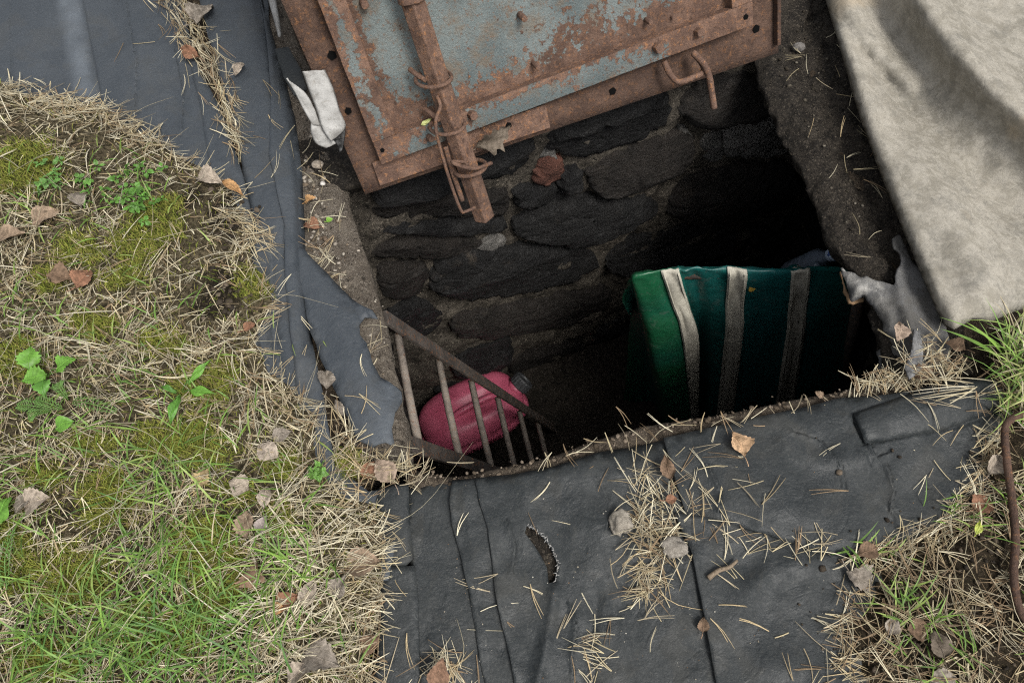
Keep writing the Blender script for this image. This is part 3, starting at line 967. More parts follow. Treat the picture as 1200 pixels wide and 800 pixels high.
sheet('rubber_sheet', [(1000, 484), (1030, 474), (1062, 462), (1085, 452), (1110, 447), (1150, 442), (1190, 445), (1180, 470), (1150, 488), (1110, 503), (1060, 512), (1014, 520)],
      0.0335, MAT['rubber_dark'], 'folded rubber strip lying beside the green grass tuft', [([(1010, 500), (1080, 480), (1150, 465)], 14, 0.004, 'ridge')],
      seed=9, wave=0.004, jit=0.8, step=7, edge_drop=0.006, zx=z_front)
# scrap of blue grey rubber behind the white fabric
sheet('rubber_scrap', [(322, 58), (338, 55), (352, 80), (360, 105), (345, 112), (332, 90)], 0.012, MAT['rubber_dark'], 'small dark rubber scrap tucked behind the white fabric fold', [], seed=10, step=6, cat='scrap')

# ------------------------------------------------------------------ pale canvas
CAN = [(948, -160), (955, -60), (967, 0), (985, 60), (1005, 130), (1030, 200), (1058, 270), (1085, 335), (1104, 378), (1118, 386), (1140, 374), (1160, 378), (1186, 366), (1230, 352), (1500, 330), (1500, -160)]


def z_can(v):
    d, _ = seg_dist(v, CAN[:9])
    r = np.clip(d / 17, 0, 1)
    z = 0.042 * np.sqrt(1 - (1 - r) ** 2)
    # the long folds fan out from the top edge
    ln = [([(1020, -160), (1030, 0), (1062, 95), (1115, 190), (1180, 240), (1300, 300)], 34, -0.036),
          ([(960, -60), (975, 10), (1005, 55), (1040, 95), (1070, 130)], 7, -0.014),
          ([(985, -60), (1000, 10), (1030, 50), (1065, 95)], 16, 0.026),
          ([(1060, -160), (1080, 0), (1118, 50), (1165, 100), (1225, 155), (1300, 215)], 30, 0.075),
          ([(1150, -160), (1170, 0), (1220, 60), (1290, 130)], 40, 0.02),
          ([(1150, 330), (1125, 250), (1090, 200)], 30, 0.022)]
    for l, w, h in ln:
        dd, _ = seg_dist(v, l)
        z = z + h * np.exp(-(dd / w) ** 2) * sstep(d, 0, 30)
    z += 0.004 * fbm(v / 28, 5, 4)
    db, _ = seg_dist(v, CAN[8:14])
    z -= 0.02 * np.exp(-db / 9)
    return z + 0.02


sheet('canvas', CAN, 0.0, MAT['canvas'], 'pale grey stained canvas tarpaulin with long soft folds', [], step=7, wave=0.0, jit=0.6, seed=12, zx=z_can, cat='tarpaulin', thick=0.002)

# ------------------------------------------------------------------ torn grey felt at the pit corner
FELT = [(984, 314), (1000, 320), (1020, 327), (1040, 332), (1049, 334), (1051, 320), (1057, 304), (1052, 292), (1045, 278), (1055, 276), (1062, 290), (1068, 306), (1082, 316), (1092, 340), (1104, 372), (1114, 400), (1114, 424), (1100, 432), (1086, 428), (1074, 446), (1062, 440), (1052, 424), (1043, 404), (1034, 382), (1026, 362), (1012, 349), (998, 354), (993, 340)]


def z_felt(v):
    d, _ = seg_dist(v, [(984, 316), (993, 340), (998, 354), (1012, 349), (1034, 382), (1052, 424), (1062, 440)])
    return -0.03 * np.exp(-d / 12) + 0.010 * fbm(v / 16, 3, 4) + 0.012 * np.exp(-((v[:, 0] - 1052 - (v[:, 1] - 330) * 0.3) / 10) ** 2)


v, F, bd = cut_mesh(FELT, 4, 3.2, [], 14)
z = 0.012 + z_felt(v)
brt = np.clip(0.55 * np.exp(-seg_dist(v, [(984, 316), (1010, 336), (1030, 340)])[0] / 13) * 1.5 + 0.06, 0, 1)[:, None]  # pale upper-left tongue: a highlight put into the felt's colour
SURF.append((P(v[:, 0], v[:, 1], z), F))
felt = mk('torn_felt', P(v[:, 0], v[:, 1], z), F, MAT['felt'], None, True, np.array([[0.062, 0.060, 0.056]]) * (1 - brt) + np.array([[0.36, 0.35, 0.325]]) * brt, solid=0.004, up=True)
tag(felt, 'torn grey felt hanging over the pit corner beside the canvas', 'felt')
v, F, bd = cut_mesh([(985, 318), (991, 338), (998, 352), (1012, 349), (1012, 353), (1003, 356), (995, 355), (989, 340)], 4, 0.8, [], 15)
mk('torn_edge', P(v[:, 0], v[:, 1], -0.035 + 0.004 * fbm(v / 6, 4, 2)), F, MAT['fibre'], felt, True, solid=0.006, up=True)
v, F, bd = cut_mesh([(1070, 385), (1078, 388), (1082, 410), (1080, 432), (1066, 444), (1060, 430), (1068, 412)], 4, 0.8, [], 16)
mk('torn_strip', P(v[:, 0], v[:, 1], 0.035 + 0.01 * fbm(v / 9, 4, 3)), F, MAT['felt'], felt, True, np.full((len(v), 3), 0.2), solid=0.003, up=True)
v, F, bd = cut_mesh([(1026, 412), (1040, 404), (1060, 408), (1066, 432), (1050, 442), (1036, 436), (1024, 440), (1032, 426)], 4, 1.2, [], 17)
mk('torn_strip', P(v[:, 0], v[:, 1], -0.05 + 0.01 * fbm(v / 9, 5, 3)), F, MAT['felt'], felt, True, np.full((len(v), 3), 0.10), solid=0.003, up=True)

# ------------------------------------------------------------------ the open hatch
BLh, BRh = P(428, 228, 0.02), P(912, 62, 0.05)
le = BRh - BLh; LW = np.linalg.norm(le); le /= LW
lh = np.array([0, 0, 1.0]) - le * le[2]; lh /= np.linalg.norm(lh)
lb = np.cross(lh, le)
lu = lh * math.cos(math.radians(30)) + lb * math.sin(math.radians(30))
lnm = np.cross(le, lu)


def lid(a, b, c=0.0):
    return BLh + le * a + lu * b + lnm * c


def lidpx(x, y, c=0.0):
    q = PP(np.array(x, float), np.array(y, float), BLh + lnm * c, lnm)
    return q


th = math.radians(2.0)
fo = (0.045, 0.055)


def frm(f, g, c):
    return lid(fo[0] + f * math.cos(th) - g * math.sin(th), fo[1] + f * math.sin(th) + g * math.cos(th), c)


hatch = empty('hatch', (BLh + BRh) / 2, 'open rusty steel hatch with worn blue paint leaning back above the pit', 'hatch')
# base plate: slightly bowed, sub-divided so that it is not a perfect slab
na, nb = 40, 36
A_, B_ = np.meshgrid(np.linspace(0, 1, na), np.linspace(0, 1, nb))
pa = (-0.045 * B_) + (LW + 0.03 * B_) * A_ - 0.0 * B_
pa = pa.ravel(); pb = (B_ * 0.88).ravel()
pc = 0.002 * fbm(np.stack([pa * 4, pb * 4], 1), 4, 3)
V = np.array([lid(a, b, c) for a, b, c in zip(pa, pb, pc)])
idx = np.arange(na * nb).reshape(nb, na)
F = np.stack([idx[:-1, :-1], idx[:-1, 1:], idx[1:, 1:], idx[1:, :-1]], -1).reshape(-1, 4)
o = mk('plate', V, F, MAT['rust_dark'], hatch, True, solid=0.004)
# painted panel inside the frame
FW, FH = 0.752, 0.80
na, nb = 60, 50
A_, B_ = np.meshgrid(np.linspace(0.012, FW - 0.012, na), np.linspace(0.012, FH - 0.012, nb))
pa, pb = A_.ravel(), B_.ravel()
V = np.array([frm(a, b, 0.0065 + 0.0012 * float(s)) for a, b, s in zip(pa, pb, fbm(np.stack([pa * 5, pb * 5], 1), 9, 3))])
wear = np.clip(np.exp(-(pb - 0.04) / 0.030) * (1.1 + 0.45 * fbm(np.stack([pa * 9, pb * 4], 1), 2, 3)) + np.exp(-(pa - 0.04) / 0.020) * 1.0 + np.exp((pa - 0.70) / 0.10) * 0.75  # worn rust; at the left edge it also paints the frame's shade
               + 0.24 * sstep(pa, 0.25, 0.55) - 0.02, -0.1, 1)
sp = 0.55 * np.exp(-(((pa - 0.36) / 0.06) ** 2 + ((pb - 0.09) / 0.03) ** 2)) + 0.5 * np.exp(-(((pa - 0.30) / 0.025) ** 2 + ((pb - 0.20) / 0.035) ** 2))
wear = np.clip(wear + sp * 0.45, -0.1, 1)
idx = np.arange(na * nb).reshape(nb, na)
F = np.stack([idx[:-1, :-1], idx[:-1, 1:], idx[1:, 1:], idx[1:, :-1]], -1).reshape(-1, 4)
mk('painted_panel', V, F, MAT['paint_panel'], hatch, True, wear, solid=0.003)


def bar(a0, a1, b0, b1, c0, c1, mat, name, seed, wear_fn=None):
    """a flat bar in the frame's plane, finely cut so that its edges are not perfect"""
    n1 = max(2, int((a1 - a0) / 0.012)); n2 = max(2, int((b1 - b0) / 0.012))
    A_, B_ = np.meshgrid(np.linspace(a0, a1, n1), np.linspace(b0, b1, n2))
    pa, pb = A_.ravel(), B_.ravel()
    j = 0.0007 * fbm(np.stack([pa * 60, pb * 60], 1), seed, 3)
    V = np.array([frm(a + k, b + k, c1 + k) for a, b, k in zip(pa, pb, j)])
    idx = np.arange(n1 * n2).reshape(n2, n1)
    F = np.stack([idx[:-1, :-1], idx[:-1, 1:], idx[1:, 1:], idx[1:, :-1]], -1).reshape(-1, 4)
    t = np.full(len(pa), 0.2) if wear_fn is None else wear_fn(pa, pb)
    return mk(name, V, F, MAT[mat], hatch, True, t, solid=c1 - c0, bevel=0.0008)


wl = lambda a, b: np.clip(-0.06 + 0.9 * (1 - np.exp(-((a - 0.018 - 0.005 * np.sin(b * 40)) / 0.012) ** 2)) + 0.5 * np.exp(-b / 0.04), 0, 1)
wb = lambda a, b: np.clip(0.10 + 0.55 * sstep(a, 0.50, 0.62) + 0.45 * np.exp(-a / 0.05) + 0.5 * np.exp(-(0.042 - b) / 0.010) - 0.20 * np.exp(-((a - 0.10) / 0.03) ** 2) - 0.22 * np.exp(-((a - 0.30) / 0.07) ** 2) - 0.20 * np.exp(-((a - 0.47) / 0.05) ** 2) + 0.12 * np.sin(a * 55), -0.1, 1)
fl = bar(0, 0.042, 0.0425, FH, 0.026, 0.030, 'paint_bar', 'frame_bar', 1, wl)
fb = bar(0, FW, 0, 0.042, 0.0265, 0.0305, 'paint_bar', 'frame_bar', 2, wb)
frr = bar(FW - 0.042, FW, 0.0425, FH - 0.0425, 0.026, 0.030, 'rust', 'frame_bar', 3)
ft = bar(0.0425, FW, FH - 0.042, FH, 0.026, 0.030, 'paint_bar', 'frame_bar', 4)
# upright webs of the angle irons
for a0, a1, b0, b1, s in ((0.038, 0.042, 0.043, FH, 5), (0.0, FW, 0.038, 0.042, 6), (FW - 0.042, FW - 0.038, 0.043, FH, 7)):
    V, F = boxv(frm, a0, a1, b0, b1, 0.006, 0.0262)
    mk('frame_web', V, F, MAT['rust'], hatch, False)
# doubling plate under the bottom bar
V, F = boxv(lid, 0.031, 0.372, 0.010, 0.056, 0.003, 0.010)
mk('doubling_plate', V, F, MAT['rust'], hatch, False, bevel=0.0015)


def disc(c, nrm, r, h, n=14, jit=0.0, seed=0):
    nrm = np.asarray(nrm) / np.linalg.norm(nrm)
    a = np.cross(nrm, [0.3, 0.2, 0.9]); a /= np.linalg.norm(a); b = np.cross(nrm, a)
    rr = [r * (1 + jit * math.sin(k * 2.3 + seed)) for k in range(n)]
    ring = np.array([rr[k] * (math.cos(2 * math.pi * k / n) * a + math.sin(2 * math.pi * k / n) * b) for k in range(n)])
    V = np.concatenate([c + ring, c + nrm * h + ring * 0.97])
    F = [tuple(range(n))[::-1], tuple(range(n, 2 * n))] + [(k, (k + 1) % n, n + (k + 1) % n, n + k) for k in range(n)]
    return V, F


for x, y, cc, r in ((389, 65, 0.0012, 0.0075), (408, 130, 0.0012, 0.006), (441, 197, 0.0012, 0.005), (718, 107, 0.0012, 0.007), (886, 34, 0.0012, 0.0075), (596, 147, 0.0098, 0.006), (448, 176, 0.0302, 0.004), (874, 20, 0.0308, 0.005)):
    c = lidpx(x, y, cc)
    V, F = disc(c, lnm, r, 0.0012, 14, 0.12, x)
    mk('bolt_hole', V, F, MAT['hole'], hatch, False)  # near-black disc: the shade inside the hole is put into its colour
# bolt heads and welded studs
for x, y, r, h in ((552, 134, 0.0085, 0.016), (769, 56, 0.010, 0.014), (817, 37, 0.009, 0.014), (502, 160, 0.006, 0.02)):
    V, F = disc(lidpx(x, y, 0.030), lnm + 0.1 * le, r, h, 6, 0.06, x)
    mk('bolt_head', V, F, MAT['rust'], hatch, False, bevel=0.0012)
for x, y, r, h in ((609, 17, 0.006, 0.026), (625, 74, 0.005, 0.026), (757, 23, 0.005, 0.02), (425, 2, 0.007, 0.02), (787, 20, 0.003, 0.008)):
    V, F = disc(lidpx(x, y, 0.008), lnm - 0.15 * lu, r, h, 8, 0.08, x)
    mk('stud', V, F, MAT['rust'], hatch, True, bevel=0.001)
# sloping gusset left of the right bar is the bare right side of the plate: a folded rim
V, F = boxv(lid, LW - 0.012, LW - 0.004, 0.02, 0.86, 0.003, 0.016)
mk('edge_strip', V, F, MAT['rust_dark'], hatch, False, bevel=0.001)


def wire(name, pts, r, parent, mat='rust', n=8, cc=None, k=6, col=None):
    """pts: (px, py, height above the plate)"""
    w = np.array([lidpx(x, y, c) for x, y, c in pts])
    w = smooth_line(w, k)
    V, F = tube(w, r, n)
    return mk(name, V, F, MAT[mat], parent, True)


# handle hook
wire('handle', [(778, 72, 0.027), (786, 88, 0.036), (796, 96, 0.045), (812, 91, 0.048), (824, 84, 0.046), (822, 74, 0.036), (812, 62, 0.027)], 0.0058, hatch)
wire('handle_hook', [(812, 62, 0.032), (824, 74, 0.05), (831, 90, 0.056), (834, 108, 0.056), (837, 127, 0.056)], 0.0062, hatch)
# square locking bar
t0, t1 = lidpx(446, -110, 0.056), lidpx(568, 257, 0.056)
path = np.linspace(t0, t1, 40) + np.outer(np.sin(np.linspace(0, 9, 40)) * 0.0006, le)
V, F = tube(path, 0.0205, 4, True, twist=math.radians(20))
lb_o = mk('locking_bar', V, F, MAT['rust_bar'], hatch, False, bevel=0.003)
V, F = disc(lidpx(483, 3, 0.056), lu + 0.05 * le, 0.0225, 0.012, 16, 0.05, 2)
mk('collar', V, F, MAT['rust'], lb_o, True, bevel=0.002)


def loop(px, py, half, parent, tilt=0.25, r=0.0034, ends=None):
    c = lidpx(px, py, 0.056)
    ax = (t1 - t0) / np.linalg.norm(t1 - t0)
    s = np.cross(ax, lnm); s /= np.linalg.norm(s)
    pts = []
    for k in range(15):
        a = math.radians(-150 + 300 * k / 14)
        pts.append(c + s * math.sin(a) * half + lnm * math.cos(a) * half * 1.0 + ax * tilt * half * math.cos(a + 0.6))
    pts = np.array(pts)
    V, F = tube(smooth_line(pts, 3), r, 8)
    return mk('wire_loop', V, F, MAT['rust_bar'], parent, True)


loop(508, 92, 0.030, hatch); loop(524, 147, 0.030, hatch)
loop(551, 197, 0.029, hatch, 0.1, 0.004)
wire('wire_pin', [(548, 190, 0.07), (530, 190, 0.082), (545, 196, 0.088), (560, 197, 0.086), (576, 191, 0.07)], 0.0036, hatch, 'rust_bar')
wire('wire_prong', [(480, 81, 0.03), (490, 89, 0.045), (500, 95, 0.055)], 0.0045, hatch, 'rust_bar')
wire('wire_prong', [(497, 127, 0.03), (506, 134, 0.045), (516, 141, 0.055)], 0.0045, hatch, 'rust_bar')
wire('wire_hook', [(512, 112, 0.07), (516, 125, 0.075), (511, 140, 0.078), (512, 158, 0.08), (520, 188, 0.082), (530, 220, 0.08), (540, 246, 0.078), (545, 248, 0.078), (557, 243, 0.075)], 0.0030, hatch, 'rust_bar')
wire('wire_prong', [(522, 172, 0.05), (530, 200, 0.05), (542, 235, 0.05)], 0.0048, hatch, 'rust_bar')

# ------------------------------------------------------------------ ladder
LA, LB = P(452, 372, -0.08), P(650, 502, -DEPTH + 0.02)
LD = (LB - LA) / np.linalg.norm(LB - LA)
LWv = P(480, 520, -0.08) - P(452, 372, -0.08)
LN = np.cross(LD, LWv); LN /= np.linalg.norm(LN)
LS = 1.0 if LN @ (LA - CC) > 0 else -1.0          # the rungs sit on the side away from the viewer
ladder = empty('ladder', (LB + LB + LWv) / 2, 'rusty steel ladder leaning in the pit with five visible rungs', 'ladder')


def lad(a, b, c):
    return LA + LD * a + LWv * b + LN * c


Ll = np.linalg.norm(LB - LA)
wl_ = 0.031 / np.linalg.norm(LWv)
for b in (0.0, 1.0):
    V, F = boxv(lad, 0.0, Ll, b - wl_ / 2, b + wl_ / 2, -0.004, 0.004)
    mk('side_rail', V, F, MAT['ladder'], ladder, False, bevel=0.0015)
for s in (0.055, 0.215, 0.375, 0.535, 0.695, 0.855):
    a = s * Ll
    pth = np.array([lad(a, 0.03, LS * 0.012), lad(a + 0.002, 0.5, LS * 0.014), lad(a, 0.99, LS * 0.012)])
    V, F = tube(pth, 0.0080, 10)
    mk('rung', V, F, MAT['rung'], ladder, True)

# ------------------------------------------------------------------ jerrycan
jz = -DEPTH + 0.095
jc = P(553, 484, jz)
ja = P(600, 458, jz) - P(495, 512, jz); ja /= np.linalg.norm(ja)
jb = np.cross([0, 0, 1.0], ja)
jn = np.array([0, 0, 1.0])
tl = math.radians(-14)
jb, jn = jb * math.cos(tl) + jn * math.sin(tl), -jb * math.sin(tl) + jn * math.cos(tl)


def jcan(x, y, z):
    return jc + ja * x + jb * y + jn * z


can = empty('jerrycan', jc + np.array([0, 0, -0.09]), 'pink red plastic jerrycan lying behind the ladder rungs', 'jerrycan')
bm = bmesh.new(); bmesh.ops.create_cube(bm, size=2)
bmesh.ops.subdivide_edges(bm, edges=bm.edges, cuts=22, use_grid_fill=True)
q = np.array([v.co[:] for v in bm.verts]); F = [tuple(v.index for v in f.verts) for f in bm.faces]; bm.free()
k = 3.0
q = q / ((np.abs(q) ** k).sum(1) ** (1 / k))[:, None]
x, y, z = q[:, 0].copy(), q[:, 1].copy(), q[:, 2].copy()
side = np.maximum(np.abs(x), np.abs(y))
gr = np.exp(-((z - 0.05) / 0.10) ** 2)
sc_ = 1 + 0.05 * np.exp(-((z + 0.12) / 0.06) ** 2) - 0.05 * gr
sc_ *= 1 - 0.10 * np.clip(z, 0, 1)
rec = sstep(z, 0.3, 0.75) * np.exp(-((x - 0.10) / 0.42) ** 4) * np.exp(-((y + 0.25) / 0.36) ** 4)
X, Y, Z = x * 0.185 * sc_, y * 0.118 * sc_, z * 0.088 - rec * 0.024
V = np.array([jcan(a, b, c) for a, b, c in zip(X, Y, Z)])
fix_normals(mk('body', V, F, MAT['pink'], can, True))
hp = smooth_line(np.array([jcan(-0.085, -0.03, 0.045), jcan(-0.06, -0.03, 0.082), jcan(0.02, -0.03, 0.090), jcan(0.085, -0.03, 0.080), jcan(0.105, -0.03, 0.045)]), 6)
V, F = tube(hp, 0.011, 10)
mk('handle', V, F, MAT['pink'], can, True)
cd = ja * 0.85 + jn * 0.5; cd /= np.linalg.norm(cd)
cp = jcan(0.165, -0.02, 0.045)
V, F = tube(np.array([cp - cd * 0.02, cp + cd * 0.016]), 0.030, 18)
mk('neck', V, F, MAT['pink'], can, True)
V1 = []
n_ = 36
a_ = np.cross(cd, [0, 0, 1.0]); a_ /= np.linalg.norm(a_); b_ = np.cross(cd, a_)
for h_, rr in ((0.012, 0.036), (0.040, 0.036), (0.045, 0.033), (0.045, 0.024), (0.040, 0.022), (0.040, 0.0)):
    for i in range(n_):
        w_ = 2 * math.pi * i / n_
        r_ = rr * (1 - (0.05 if i % 2 else 0) * (h_ < 0.042 and rr > 0.03))
        V1.append(cp + cd * h_ + r_ * (math.cos(w_) * a_ + math.sin(w_) * b_))
F1 = [(r * n_ + i, r * n_ + (i + 1) % n_, (r + 1) * n_ + (i + 1) % n_, (r + 1) * n_ + i) for r in range(5) for i in range(n_)]
mk('cap', V1, F1, MAT['black'], can, False)

# ------------------------------------------------------------------ striped green tarpaulin
TZ = -0.27
tarp = empty('striped_tarpaulin', P(870, 330, TZ) + np.array([0, 0, -0.9]), 'dark green tarpaulin with three grey stripes hanging in the pit', 'tarpaulin')
TO = P(740, 322, TZ); TE = P(1000, 318, TZ)
te = TE - TO; te[2] = 0; te /= np.linalg.norm(te)
tn = np.array([te[1], -te[0], 0.0])                    # towards the camera side
if tn[1] > 0: tn = -tn
# columns: top px, mid px, bottom px, distance out of the plane (top, mid, bottom), colour
cols = [((742, 338), (734, 430), (727, 520), (-.10, -.10, -.10), 0.9), ((750, 345), (752, 430), (750, 520), (-.03, -.09, -.08), 0.7), ((748, 340), (762, 430), (772, 512), (-.01, -.07, -.10), 0.5),
        ((742, 326), (764, 420), (786, 512), (.0, .03, .035), 1.0), ((758, 321), (783, 405), (800, 505), (.0, .035, .035), 1.0), ((776, 320), (800, 400), (811, 500), (.0, .03, .03), 0.95),
        ((786, 319), (808, 400), (814, 500), (0, .025, .02), 0.8), ((797, 319), (818, 404), (817, 500), (0, .005, -.005), 0.5), ((803, 319), (816, 404), (816, 500), (0, -.05, -.07), 0.4), ((818, 318), (822, 404), (824, 500), (0, -.045, -.05), 0.3),
        ((836, 318), (834, 404), (830, 500), (0, -.012, -.01), 0.3), ((853, 317), (848, 400), (838, 500), (0, 0, 0), 0.3), ((864, 317), (858, 400), (848, 500), (0, 0.003, .003), 0.3),
        ((875, 317), (868, 400), (857, 500), (0, .0, 0), 0.2), ((900, 316), (892, 400), (880, 500), (0, -.004, -.008), 0.15), ((926, 316), (918, 400), (905, 490), (0, .0, .0), 0.15),
        ((937, 316), (930, 400), (917, 490), (0, .002, .002), 0.15), ((949, 316), (940, 400), (928, 490), (0, 0, 0), 0.2), ((975, 317), (968, 400), (958, 480), (0, -.004, -.006), 0.35), ((1000, 318), (995, 400), (985, 470), (0, -.01, -.012), 0.4)]


def tarp_cols(cs):
    out = []
    for tp, md, bt, of, g in cs:
        pts = [PP(np.array(float(p[0])), np.array(float(p[1])), TO + tn * o, tn) for p, o in zip((tp, md, bt), of)]
        d = pts[2] - pts[1]
        end = pts[2] + d * max(0.0, (pts[2][2] + DEPTH - 0.02) / max(1e-3, -d[2])) if pts[2][2] > -DEPTH + 0.02 else pts[2]
        top = pts[0]
        roll = [top - tn * 0.030 + np.array([0, 0, -0.16]), top - tn * 0.028 + np.array([0, 0, -0.09]), top - tn * 0.022 + np.array([0, 0, -0.035]), top - tn * 0.010 + np.array([0, 0, -0.012]), top + np.array([0, 0, -0.006])]
        out.append((np.array(roll + [pts[0] * 0.6 + pts[1] * 0.4, pts[1], pts[2], end]), g))
    return out


tc = tarp_cols(cols)
rows_ = [smooth_line(c, 6) for c, g in tc]
nr = len(rows_[0])
G = np.array(rows_)                                     # cols x rows x 3
Gs = np.array([smooth_line(G[:, r], 5) for r in range(nr)]).transpose(1, 0, 2)
gg = smooth_line(np.array([[g, 0] for _, g in tc]), 5)[:, 0]
nc = len(Gs)
wob = fbm(np.stack(np.meshgrid(np.arange(nr) / 6.0, np.arange(nc) / 9.0), -1).reshape(-1, 2), 3, 3).reshape(nc, nr)
wob2 = fbm(np.stack(np.meshgrid(np.arange(nr) / 3.0, np.arange(nc) / 4.0), -1).reshape(-1, 2), 13, 3).reshape(nc, nr)
Gs = Gs + tn * (0.016 * wob + 0.006 * wob2)[..., None] + np.array([0, 0, 1.0]) * (0.006 * wob)[..., None]
V = Gs.reshape(-1, 3)
idx = np.arange(nc * nr).reshape(nc, nr)
F = np.stack([idx[:-1, :-1], idx[:-1, 1:], idx[1:, 1:], idx[1:, :-1]], -1).reshape(-1, 4)
g2 = np.clip(np.repeat(gg, nr), 0, 1)[:, None]
tint = np.array([[0.008, 0.085, 0.092]]) * (1 - g2) + np.array([[0.010, 0.080, 0.034]]) * g2
cloth = mk('cloth', V, F, MAT['tarp'], tarp, True, tint, solid=-0.002)
for i0, i1 in ((5, 7), (11, 13), (15, 17)):             # grey bands
    a, b = i0 * 5, i1 * 5
    for lo_, hi_ in ((a, b),):
        S = Gs[lo_:hi_ + 1] + tn * 0.004 + np.array([0, 0, 0.003])
        n1 = len(S)
        ii = np.arange(n1 * nr).reshape(n1, nr)
        Fs = np.stack([ii[:-1, :-1], ii[:-1, 1:], ii[1:, 1:], ii[1:, :-1]], -1).reshape(-1, 4)
        st = mk('stripe', S.reshape(-1, 3), Fs, MAT['web'], cloth, True, solid=-0.002)
        for kk in (1, n1 - 2):
            V, F = tube(S[kk][::2] + tn * 0.003, 0.0018, 5)
            mk('stitched_edge', V, F, MAT['web'], cloth, True)
pc_ = PP(np.array(883.0), np.array(336.0), TO + tn * 0.006, tn)
Vd = [pc_ + te * 0.009 * math.cos(w) * 1.0 + np.array([0, 0, 1]) * 0.022 * math.sin(w) + tn * 0.001 for w in np.linspace(0, 2 * math.pi, 20, endpoint=False)]
mk('patch', Vd, [tuple(range(20))], MAT['yellow'], cloth, False, solid=0.002)
# the tarpaulin hangs over a steel pipe; a second pipe stands at its right edge
pp0, pp1 = P(1004, 345, -0.33), P(986, 465, -1.2)
V, F = tube(np.array([pp0 + np.array([0, 0, 0.02]), (pp0 + pp1) / 2, pp1 - np.array([0, 0, 0.07])]), 0.013, 12)
tag(mk('steel_pipe', V, F, MAT['ladder'], None, True), 'thin grey pipe standing at the right edge of the green tarpaulin', 'pipe')
V, F = tube(np.array([TO - tn * 0.014 + te * 0.03 + [0, 0, -0.030], TE - tn * 0.014 + te * 0.30 + [0, 0, -0.030]]), 0.010, 12)
tag(mk('steel_pipe', V, F, MAT['ladder'], None, True), 'hanging rail hidden beneath the green tarpaulin', 'pipe')
# bottle behind the tarpaulin
bc = P(979, 297, -0.36)
bott = empty('plastic_bottle', bc + np.array([0, 0, -0.2]), 'small bottle with a blue and white cap behind the tarpaulin', 'bottle')
ax = np.array([0.15, -0.3, 0.94]); ax /= np.linalg.norm(ax)
V, F = tube(np.array([bc - ax * t for t in (0.012, 0.03, 0.05, 0.07, 0.20, 0.215)]), np.array([0.012, 0.012, 0.02, 0.030, 0.030, 0.026]), 16)
mk('body', V, F, MAT['bottle'], bott, True)
V, F = tube(np.array([bc - ax * 0.016, bc - ax * 0.002, bc]), np.array([0.017, 0.017, 0.0145]), 18)
mk('cap', V, F, MAT['cap'], bott, False)
bc = P(958, 309, -0.38)
bott = empty('plastic_bottle', bc + np.array([0, 0, -0.2]), 'clear bottle neck glinting just above the green tarpaulin', 'bottle')
V, F = tube(np.array([bc - [0, 0, t] for t in (0.0, 0.02, 0.04, 0.07, 0.2)]), np.array([0.008, 0.009, 0.012, 0.026, 0.026]), 16)
mk('body', V, F, MAT['bottle'], bott, True)

# ------------------------------------------------------------------ white fabric folds by the hatch
fab = empty('fabric_fold', P(378, 150, 0.0), 'folded strip of white coated fabric beside the hatch', 'fabric scrap')


def roll_strip(pl, pr, z0, bul, mat, name, parent, seed, thick=0.003, on_lid=True):
    a, b = smooth_line(pl, 6), smooth_line(pr, 6)
    n = min(len(a), len(b)); rows = []
    for s in np.linspace(0, 1, 13):
        q = a[:n] * (1 - s) + b[:n] * s
        z = z0 + bul * max(0.0, math.sin(math.pi * s)) ** 0.22 + 0.004 * fbm(q / 8, seed, 3)
        rows.append(np.array([lidpx(x, y, c) for (x, y), c in zip(q, z)]) if on_lid else P(q[:, 0], q[:, 1], z))
    V = np.concatenate(rows); ii = np.arange(len(V)).reshape(13, n)
    F = np.stack([ii[:-1, :-1], ii[:-1, 1:], ii[1:, 1:], ii[1:, :-1]], -1).reshape(-1, 4)
    return mk(name, V, F, MAT[mat], parent, True, solid=thick, up=True)


roll_strip([(354, 84), (362, 106), (371, 130), (378, 152), (388, 166)], [(381, 82), (391, 104), (398, 128), (405, 150), (388, 166)], 0.014, 0.006, 'white', 'upper_fold', fab, 1)
roll_strip([(335, 92), (345, 108), (355, 128), (366, 147)], [(347, 100), (359, 110), (369, 128), (376, 148)], 0.008, 0.003, 'white', 'lower_fold', fab, 2)
roll_strip([(365, 140), (364, 154), (370, 168), (382, 174)], [(376, 138), (382, 152), (390, 162), (394, 168)], 0.004, 0.004, 'white', 'crumpled_end', fab, 3)
roll_strip([(388, 164), (395, 170), (398, 178)], [(405, 150), (404, 163), (401, 176)], 0.006, 0.003, 'felt', 'loose_corner', fab, 4)
f2 = roll_strip([(306, -30), (314, 0), (321, 25), (326, 44)], [(322, -30), (324, 0), (328, 25), (330, 42)], 0.01, 0.02, 'white', 'fabric_fold', None, 5, on_lid=False)
tag(f2, 'dirty white fabric roll squeezed between rubber strip and hatch, top edge', 'fabric scrap')

# ------------------------------------------------------------------ turf and litter beds (built up over the sheets)
TURF = [(-320, 60), (-120, 70), (0, 95), (20, 112), (50, 116), (95, 120), (120, 128), (150, 148), (178, 165), (210, 184), (245, 200), (270, 222), (284, 250), (292, 290), (312, 330), (326, 350), (308, 372), (298, 398), (316, 430), (345, 462), (372, 488), (372, 530), (385, 562), (410, 585), (442, 592), (450, 620), (452, 655), (444, 700), (436, 760), (430, 830), (430, 1050), (-320, 1050)]
TLINE = TURF[1:-1]
BED = [(1012, 700), (1024, 672), (1000, 658), (1040, 644), (1080, 630), (1112, 612), (1138, 590), (1150, 545), (1166, 506), (1178, 470), (1160, 440), (1175, 405), (1210, 380), (1500, 350), (1500, 1050), (1030, 1050), (1012, 850), (1000, 790), (976, 745), (985, 720)]


